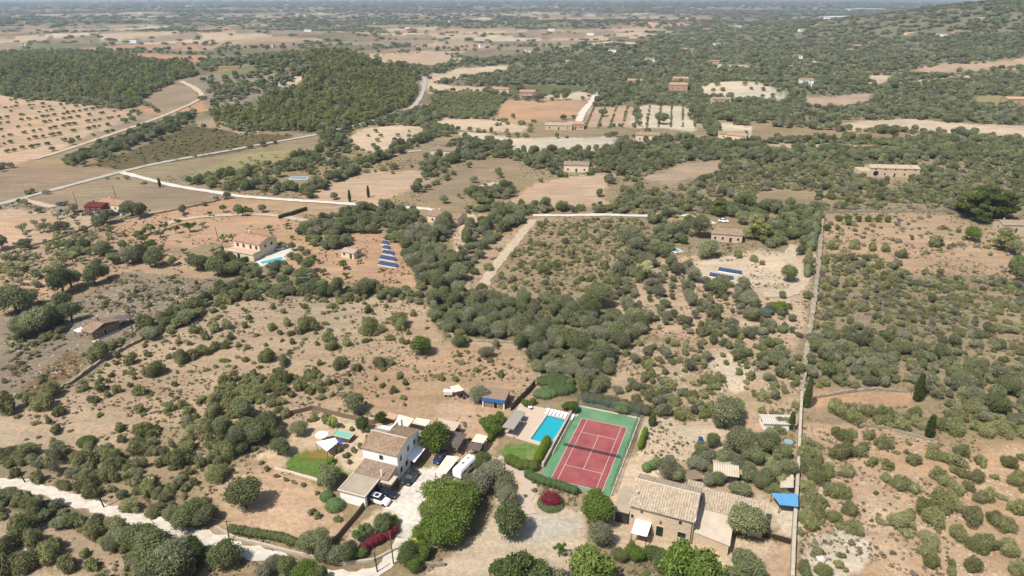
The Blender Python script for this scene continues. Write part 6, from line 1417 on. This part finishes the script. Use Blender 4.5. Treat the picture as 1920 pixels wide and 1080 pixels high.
# cypresses
def cypress(px, py, r_, h, lab):
    g = G(px, py); lob = [(0, 0, h*(.12+.76*i/7), r_*(1-.75*abs(i/7.-.35)**1.3), h*.13) for i in range(8)]
    me = crown_mesh('crown', lob, 900, .28, int(px), LM['cypress'], core=.85, ragged=.1); rr = empty('cypress', g); tag(rr, lab, 'cypress', 'cypresses')
    o = bpy.data.objects.new('crown', me); COL.objects.link(o); o.parent = rr; MB().tube([(0, 0, -.2), (0, 0, h*.3)], .15, 6).build('trunk', BARK, rr)
cypress(1511, 764, 1.0, 8.5, 'slender cypress leaning over the right boundary wall beside the orange patch')
cypress(1718, 752, 1.2, 8, 'cypress standing right of the orange patch among grey maquis')
cypress(1740, 820, 1.0, 6, 'dark pointed cypress at the upper edge of the right slope')
cypress(1222, 798, .9, 3.2, 'small clipped cypress just outside the far right court corner')
for i, (x, y, h) in enumerate([(656, 378, 6), (691, 370, 6), (1482, 806, 5), (300, 350, 5)]): cypress(x, y, .8, h, ['thin cypress on the pale field beside the straight lane', 'thin cypress nearer the dense trees on the pale field', 'stout cypress by the white tank house at the boundary wall', 'thin cypress near the road fork on the left'][i])
# palms
def palm(px, py, h, rr, lab, mat='yellow'):
    g = G(px, py); r = empty('palm_tree', g); tag(r, lab, 'palm'); MB().tube([(0, 0, -.2), (.1, 0, h*.5), (0, 0, h)], [.2, .16, .14], 7).build('trunk', BARK, r)
    v = []; f = []; q = random.Random(int(px)); tint = []
    for i in range(34):
        a = q.random()*6.283; up = q.uniform(-.3, 1.1); k = len(v); L = rr*q.uniform(.8, 1.1); pr = None
        for s in range(5):
            t = s/4; dx = L*t*math.cos(up*.8); z = h+L*(math.sin(up)*t-.75*t*t); wd = .28*math.sin(math.pi*min(1, t*.9+.12))
            v += [(dx*math.cos(a)-wd*math.sin(a), dx*math.sin(a)+wd*math.cos(a), z-.06), (dx*math.cos(a), dx*math.sin(a), z+.05), (dx*math.cos(a)+wd*math.sin(a), dx*math.sin(a)-wd*math.cos(a), z-.06)]
            if s: b = k+s*3; f += [(b-3, b-2, b+1, b), (b-2, b-1, b+2, b+1)]; tint += [q.random()]*2
    me = bpy.data.meshes.new('fronds'); me.from_pydata(v, [], f); me.attributes.new('tint', 'FLOAT', 'FACE').data.foreach_set('value', tint); me.materials.append(LM[mat])
    o = bpy.data.objects.new('fronds', me); COL.objects.link(o); o.parent = r
palm(778, 1032, 2.0, 1.9, 'yellow green palm under the avenue trees at the gate')
palm(624, 802, 2.4, 1.6, 'small green palm behind the raised garden pool', 'garden')
palm(622, 868, 1.0, 1.3, 'low spiky palm below the white shade sail', 'garden')
# ---- poles, wires, small things
def pole(px, py, h, lab, arms=True, mat=None, lean=0):
    g = G(px, py); r = empty('utility_pole', g); tag(r, lab, 'pole'); m = mat or WOODP
    MB().tube([(0, 0, -.3), (lean*h, 0, h)], [.14, .09], 7).build('post', m, r)
    if arms: MB().box(lean*h-.8, lean*h+.8, -.05, .05, h-.35, h-.23).build('crossarm', m, r)
    return r
for a in [(48,905,6,'weathered pole beside the lane at the far left edge',False,DARKD,-.18),(196,952,7,'dark pole leaning over the lane near the grey pylon stalk',False,DARKD,-.15),(738,1058,7.5,'tall timber pole beside the gate at the lane',False,WOODP,-.02),(708,1073,4.5,'short dark pole in the middle of the lane junction',False,DARKD,-.05),
          (410,452,6,'thin pole on the orange field left of the ochre villa',False,DARKD,-.08),(383,568,7,'pale pole with crossarm on the rocky slope right of the hut',True,METAL,-.03),(250,624,5,'short pole by the wall clump right of the hut',False,DARKD,0),(145,385,7,'pole beside the scrap yard house on the left plain',False,DARKD,-.08),(218,372,7,'pole standing in the stubble field behind the scrap yard',False,DARKD,-.05),(430,1015,5,'stump-like pole at the lane bend by the garden wall',True,WOODP,.05)]: pole(*a)
def wire(a, ha, b, hb, lab):
    A, B = G(*a), G(*b); A.z += ha; B.z += hb; pts = []
    for i in range(13): t = i/12; p = A.lerp(B, t)-A; p.z -= 4*.9*t*(1-t); pts.append(p)
    o = MB().tube(pts, .03, 4).build('overhead_wire', DARKM); o.location = A; tag(o, lab, 'wire')
wire((44,903), 5.6, (186,950), 6.6, 'thin dark wire sagging between the two poles by the lane at left')
wire((186,950), 6.6, (430,1015), 4.7, 'thin dark wire from the leaning lane pole towards the lane bend')
def pylon(px, py, h, lab):
    g = G(px, py); r = empty('pylon', g); tag(r, lab, 'pylon')
    MB().tube([(-.35, 0, -.3), (-.35, 0, h)], [.14, .08], 6).tube([(.35, 0, -.3), (.35, 0, h)], [.14, .08], 6).build('mast', METAL, r)
    m = MB().tube([(-1.9, 0, h), (1.9, 0, h)], .07, 5).tube([(-1.9, 0, h), (0, 0, h-1.3)], .05, 5).tube([(1.9, 0, h), (0, 0, h-1.3)], .05, 5); m.build('crossarm', METAL, r)
    for k in range(int(h)): MB().box(-.34, .34, -.02, .02, k+.5, k+.56).build('rung', METAL, r) if k % 2 == 0 else None
pylon(790, 565, 10, 'pale twin masted pylon rising at the tip of the orange field')
pylon(576, 562, 8, 'pale pylon among trees below the ochre villa')
def lamp():
    g = G(300, 942); r = empty('dead_agave_stalk', g); tag(r, 'tall dead agave stalk with forked pale tips beside the lane scrub', 'plant')
    MB().tube([(0, 0, -.2), (-.5, .2, 3), (-.9, .3, 5.6)], [.12, .1, .07], 6).build('stalk', WOODP, r)
    m = MB()
    for dx, dy, dz in ((-.7, .3, .6), (.6, .1, .2), (-.1, -.4, .7), (.3, .5, .4)): m.tube([(-.85, .3, 5.2), (-.9+dx*.6, .3+dy*.6, 5.6+dz*.5), (-.9+dx, .3+dy, 5.6+dz*.4)], .06, 5)
    m.build('branch', RIM, r)
lamp()
def trailer():
    g = G(832, 744); r = empty('farm_trailer', g, R(-4)); tag(r, 'small cream livestock trailer beside the paddock shade shelter', 'trailer')
    MB().box(0, 2.2, 0, 1.3, .5, 1.4).build('body', BEIGEC, r); MB().box(-.05, 2.25, -.05, 1.35, 1.403, 1.48).build('roof', WHITEP, r)
    for x in (.5, 1.7):
        for y in (-.12, 1.32): MB().tube([(x, y, .3), (x, y+.1, .3)], .3, 10).build('wheel', DARKM, r)
    MB().tube([(2.2, .65, .5), (3.3, .65, .45)], .05, 6).build('tow_bar', METAL, r)
trailer()
def tank(px, py, rad, h, mat, lab, cat='tank'):
    g = G(px, py); r = empty('water_tank', g); tag(r, lab, cat); MB().tube([(0, 0, 0), (0, 0, h)], rad, 14).build('drum', mat, r); MB().tube([(0, 0, h+.003), (0, 0, h+.08)], rad*.5, 12).build('lid', mat, r)
tank(1313, 828, .5, 1.1, surf('blue plastic', alb(40, 100, 180), .5, .08), 'blue plastic drum in the sandy yard right of the court')
tank(1436, 590, 2.0, 1.6, surf('green tank', alb(86, 110, 100), .7, .08), 'squat green water tank beside the round bush on the terrace')
tank(1287, 897, .7, 1.2, WHITEP, 'white tank beside the olive tree behind the stone farmhouse')
tank(1478, 832, 1.0, .6, surf('pale blue plastic', alb(170, 196, 200), .5, .08), 'round pale blue tub near the boundary wall', 'tub')
tank(1359, 963, .45, .9, WHITEP, 'small white tank on the cement roof annexe edge')
for i, (x, y) in enumerate([(868, 741), (873, 745), (880, 742)]): 
    g = G(x-3, y+3); r = empty('barrel', g); tag(r, f'dark barrel standing beside the paddock shelter, {NUMW[i]} from the left', 'barrel', 'dark barrels by the shelter'); MB().tube([(0, 0, 0), (0, 0, .45), (0, 0, .9)], [.27, .31, .27], 10).build('drum', DARKM, r); MB().tube([(0, 0, .903), (0, 0, .94)], .24, 10).build('lid', METAL, r)
def boulder(px, py, s, lab, mat=None):
    q = random.Random(int(px)); m = MB().ball((0, 0, s*.3), s, 9, 6, .6); m.v = [(x*(1+q.uniform(-.18, .18)), y*(1+q.uniform(-.18, .18)), z*(1+q.uniform(-.2, .2))) for x, y, z in m.v]
    o = m.build('boulder', mat or DRY); o.location = G(px, py); tag(o, lab, 'boulder')
boulder(754, 552, 1.6, 'big white boulder at the lower tip of the orange field', surf('chalk rock', alb(238, 228, 212), .9, .1, 1, .3))
boulder(1538, 1050, 1.0, 'white boulder on the gravel right of the boundary wall', surf('chalk rock', None))
# scrap round the yard on the left plain
q = random.Random(3)
COLS = [surf('scrap white', alb(230, 230, 228), .7), surf('scrap grey', alb(150, 156, 162), .7), surf('scrap blue', alb(80, 120, 150), .7), surf('scrap rust', alb(130, 90, 70), .8)]
NM = ['white', 'grey', 'blue', 'rusty']
for i in range(22):
    k = q.randint(0, 3); x = 112+i*5.6+q.uniform(-1, 1); y = 401+q.uniform(-5, 3)
    g = G(x, y); m = MB(); s = q.uniform(.5, 1.3); m.box(-s, s, -s*.6, s*.6, -.1, s*.8).box(-s*.5, s*.7, -s*.4, s*.5, s*.803, s*1.2); o = m.build('scrap_heap', COLS[k]); o.location = g; o.rotation_euler = (0, 0, q.random()*3)
    tag(o, f'{NM[k]} heap of scrap beside the red roofed shed, {NUMW[i]} from the left', 'scrap', 'scrap in the yard on the left plain')

# loose stones lying about on the slopes
def stones():
    r = np.random.default_rng(77); pts = []
    for pl, n in (([(0,650),(240,520),(420,530),(260,640),(100,735),(0,790)], 1400), ([(1165,645),(1300,640),(1500,665),(1500,790),(1400,760),(1230,725)], 1500), ([(1505,560),(1545,470),(1530,600),(1512,700)], 400), ([(1510,800),(1920,840),(1920,1080),(1500,1080)], 1400),
                  ([(0,965),(130,985),(250,1100),(-60,1100)], 500), ([(1505,1010),(1600,1000),(1640,1060),(1540,1085)], 300), ([(1290,500),(1500,560),(1490,650),(1290,640)], 600)):
        P = poly(pl); x = r.uniform(P[:, 0].min(), P[:, 0].max(), n*3); y = r.uniform(P[:, 1].min(), P[:, 1].max(), n*3); m = inside(P, x, y) & (fbm(x/7, y/7, 90) > .47); pts += list(zip(x[m][:n], y[m][:n]))
    V = []; F = []
    ico = [(0, 0, 1), (.9, 0, .35), (.28, .85, .35), (-.72, .53, .35), (-.72, -.53, .35), (.28, -.85, .35)]; fc = [(0, 1, 2), (0, 2, 3), (0, 3, 4), (0, 4, 5), (0, 5, 1)]
    base = [(.95, .1, -.4), (.2, .95, -.4), (-.85, .5, -.4), (-.8, -.55, -.4), (.35, -.9, -.4)]
    for i, (x, y) in enumerate(pts):
        s = .12+.38*r.random()**3; z = float(TZ(x, y)); k = len(V); j = r.uniform(.6, 1.3, 11)
        for t, p in enumerate(ico+base): V.append((x+p[0]*s*j[t], y+p[1]*s*j[t], z+p[2]*s*.6))
        F += [tuple(k+a for a in t) for t in fc]+[(k+1+a, k+6+a, k+6+(a+1) % 5, k+1+(a+1) % 5) for a in range(5)]
    o = mesh_obj('stones', V, F, surf('pale limestone', alb(212, 196, 170), .95, .15, .5)); tag(o, 'pale loose stones strewn over the dry slopes', 'stones', None, 'stuff')
stones()

# ------------------------------------------------------------------ labels of the plants: look, side and landmark
LAND = [('the tennis court', 1110, 850), ('the turquoise pool', 1025, 810), ('the white farmhouse', 730, 860), ('the stone farmhouse', 1240, 950), ('the blue fronted shed', 925, 752), ('the stone hut', 170, 620), ('the ochre villa', 480, 465),
        ('the left solar arrays', 725, 475), ('the right solar arrays', 1355, 512), ('the low stone farmhouse', 1355, 440), ('the arched stone ruin', 1670, 318), ('the blue tarpaulin', 1475, 935), ('the parked white car', 710, 940), ('the turning circle', 1033, 940),
        ('the paddock shelter', 855, 732), ('the lane bend', 500, 1045), ('the lawn', 585, 885), ('the scrap yard', 180, 395), ('the road fork', 235, 322), ('the twin masted pylon', 790, 560), ('the orange patch', 1610, 748), ('the boundary wall top', 1543, 402), ('the white tank house', 1460, 800),
        ('the round green tank', 1436, 588), ('the pine wood edge', 620, 245), ('the striped orchard', 1200, 220), ('the pale round field', 1400, 175), ('the orange slope orchard', 130, 240), ('the flat roofed house', 830, 405), ('the square brown house', 1085, 315), ('the dark pine at right', 1850, 390),
        ('the agave stalk', 300, 935), ('the white boulder at right', 1538, 1050), ('the slope cypress', 1740, 820), ('the dark round bush', 163, 832), ('the pale field at right', 1700, 430), ('the left forest', 200, 150), ('the pine hill crest', 640, 110), ('the hill track bend', 375, 180), ('the bottom right corner', 1920, 1080), ('the bottom left corner', 0, 1080), ('the right edge', 1920, 700), ('the left edge', 0, 560)]
LP = [(n_, G(x, y)) for n_, x, y in LAND]
TONE = {'shrub': 'olive green', 'tree': 'dark green', 'grey': 'grey green', 'garden': 'bright green', 'fleck': 'pale flecked', 'dark': 'glossy dark', 'pine': 'yellowish green', 'open': 'thin leaved', 'twig': 'dry grey', 'dpine': 'dark green', 'orchard': 'fresh green'}
NOUN = {'shrub': 'shrub', 'tree': 'tree', 'pine_tree': 'pine', 'fruit_tree': 'fruit tree'}
GRPN = {'shrub': 'shrubs scattered over the dry slopes', 'tree': 'broadleaf trees between the fields', 'pine_tree': 'pines on the hills and by the farms', 'fruit_tree': 'almond and fruit trees in the orchards'}
buck = {}
for rec in INDIV:
    o, x, y, r_, cat, k, ap, hz2 = rec
    i = min(range(len(LP)), key=lambda j: (LP[j][1].x-x)**2+(LP[j][1].y-y)**2); c = LP[i][1]; dx, dy = x-c.x, y-c.y
    side = ('right of' if dx > 0 else 'left of') if abs(dx) > abs(dy) else ('beyond' if dy > 0 else 'before')
    buck.setdefault((cat, i, side, TONE[k]), []).append((math.hypot(dx, dy), rec))
for (cat, i, side, tone), L in buck.items():
    L.sort(key=lambda t: t[0])
    for j, (dd, rec) in enumerate(L):
        o = rec[0]; nn = 'nearest' if j == 0 else (NUMW[j] if j < len(NUMW) else 'outermost')+' nearest'
        sz = 'large' if rec[3] > 2.6 else ('small' if rec[3] < 1.3 else 'medium')
        if cat == 'shrub': sz = 'large' if rec[3] > 2.0 else ('small' if rec[3] < 1.1 else 'medium')
        tag(o, f'{sz} {tone} {NOUN[cat]} {side} {LP[i][0]}, {nn} on that side', NOUN[cat], GRPN[cat])

# ------------------------------------------------------------------ haze over the plain
hz_ = MB().box(-45000, 45000, -3000, 85000, -6, 140).build('haze', None); hz_['kind'] = 'stuff'
m, n, l, p = new_mat('haze air'); n.remove(p)
pv = N(n, 'ShaderNodeVolumePrincipled'); pv.inputs['Color'].default_value = (.74, .86, 1, 1); pv.inputs['Density'].default_value = 1.15e-4
pv.inputs['Anisotropy'].default_value = .2
l.new(pv.outputs[0], n['Material Output'].inputs['Volume']); hz_.data.materials.append(m)
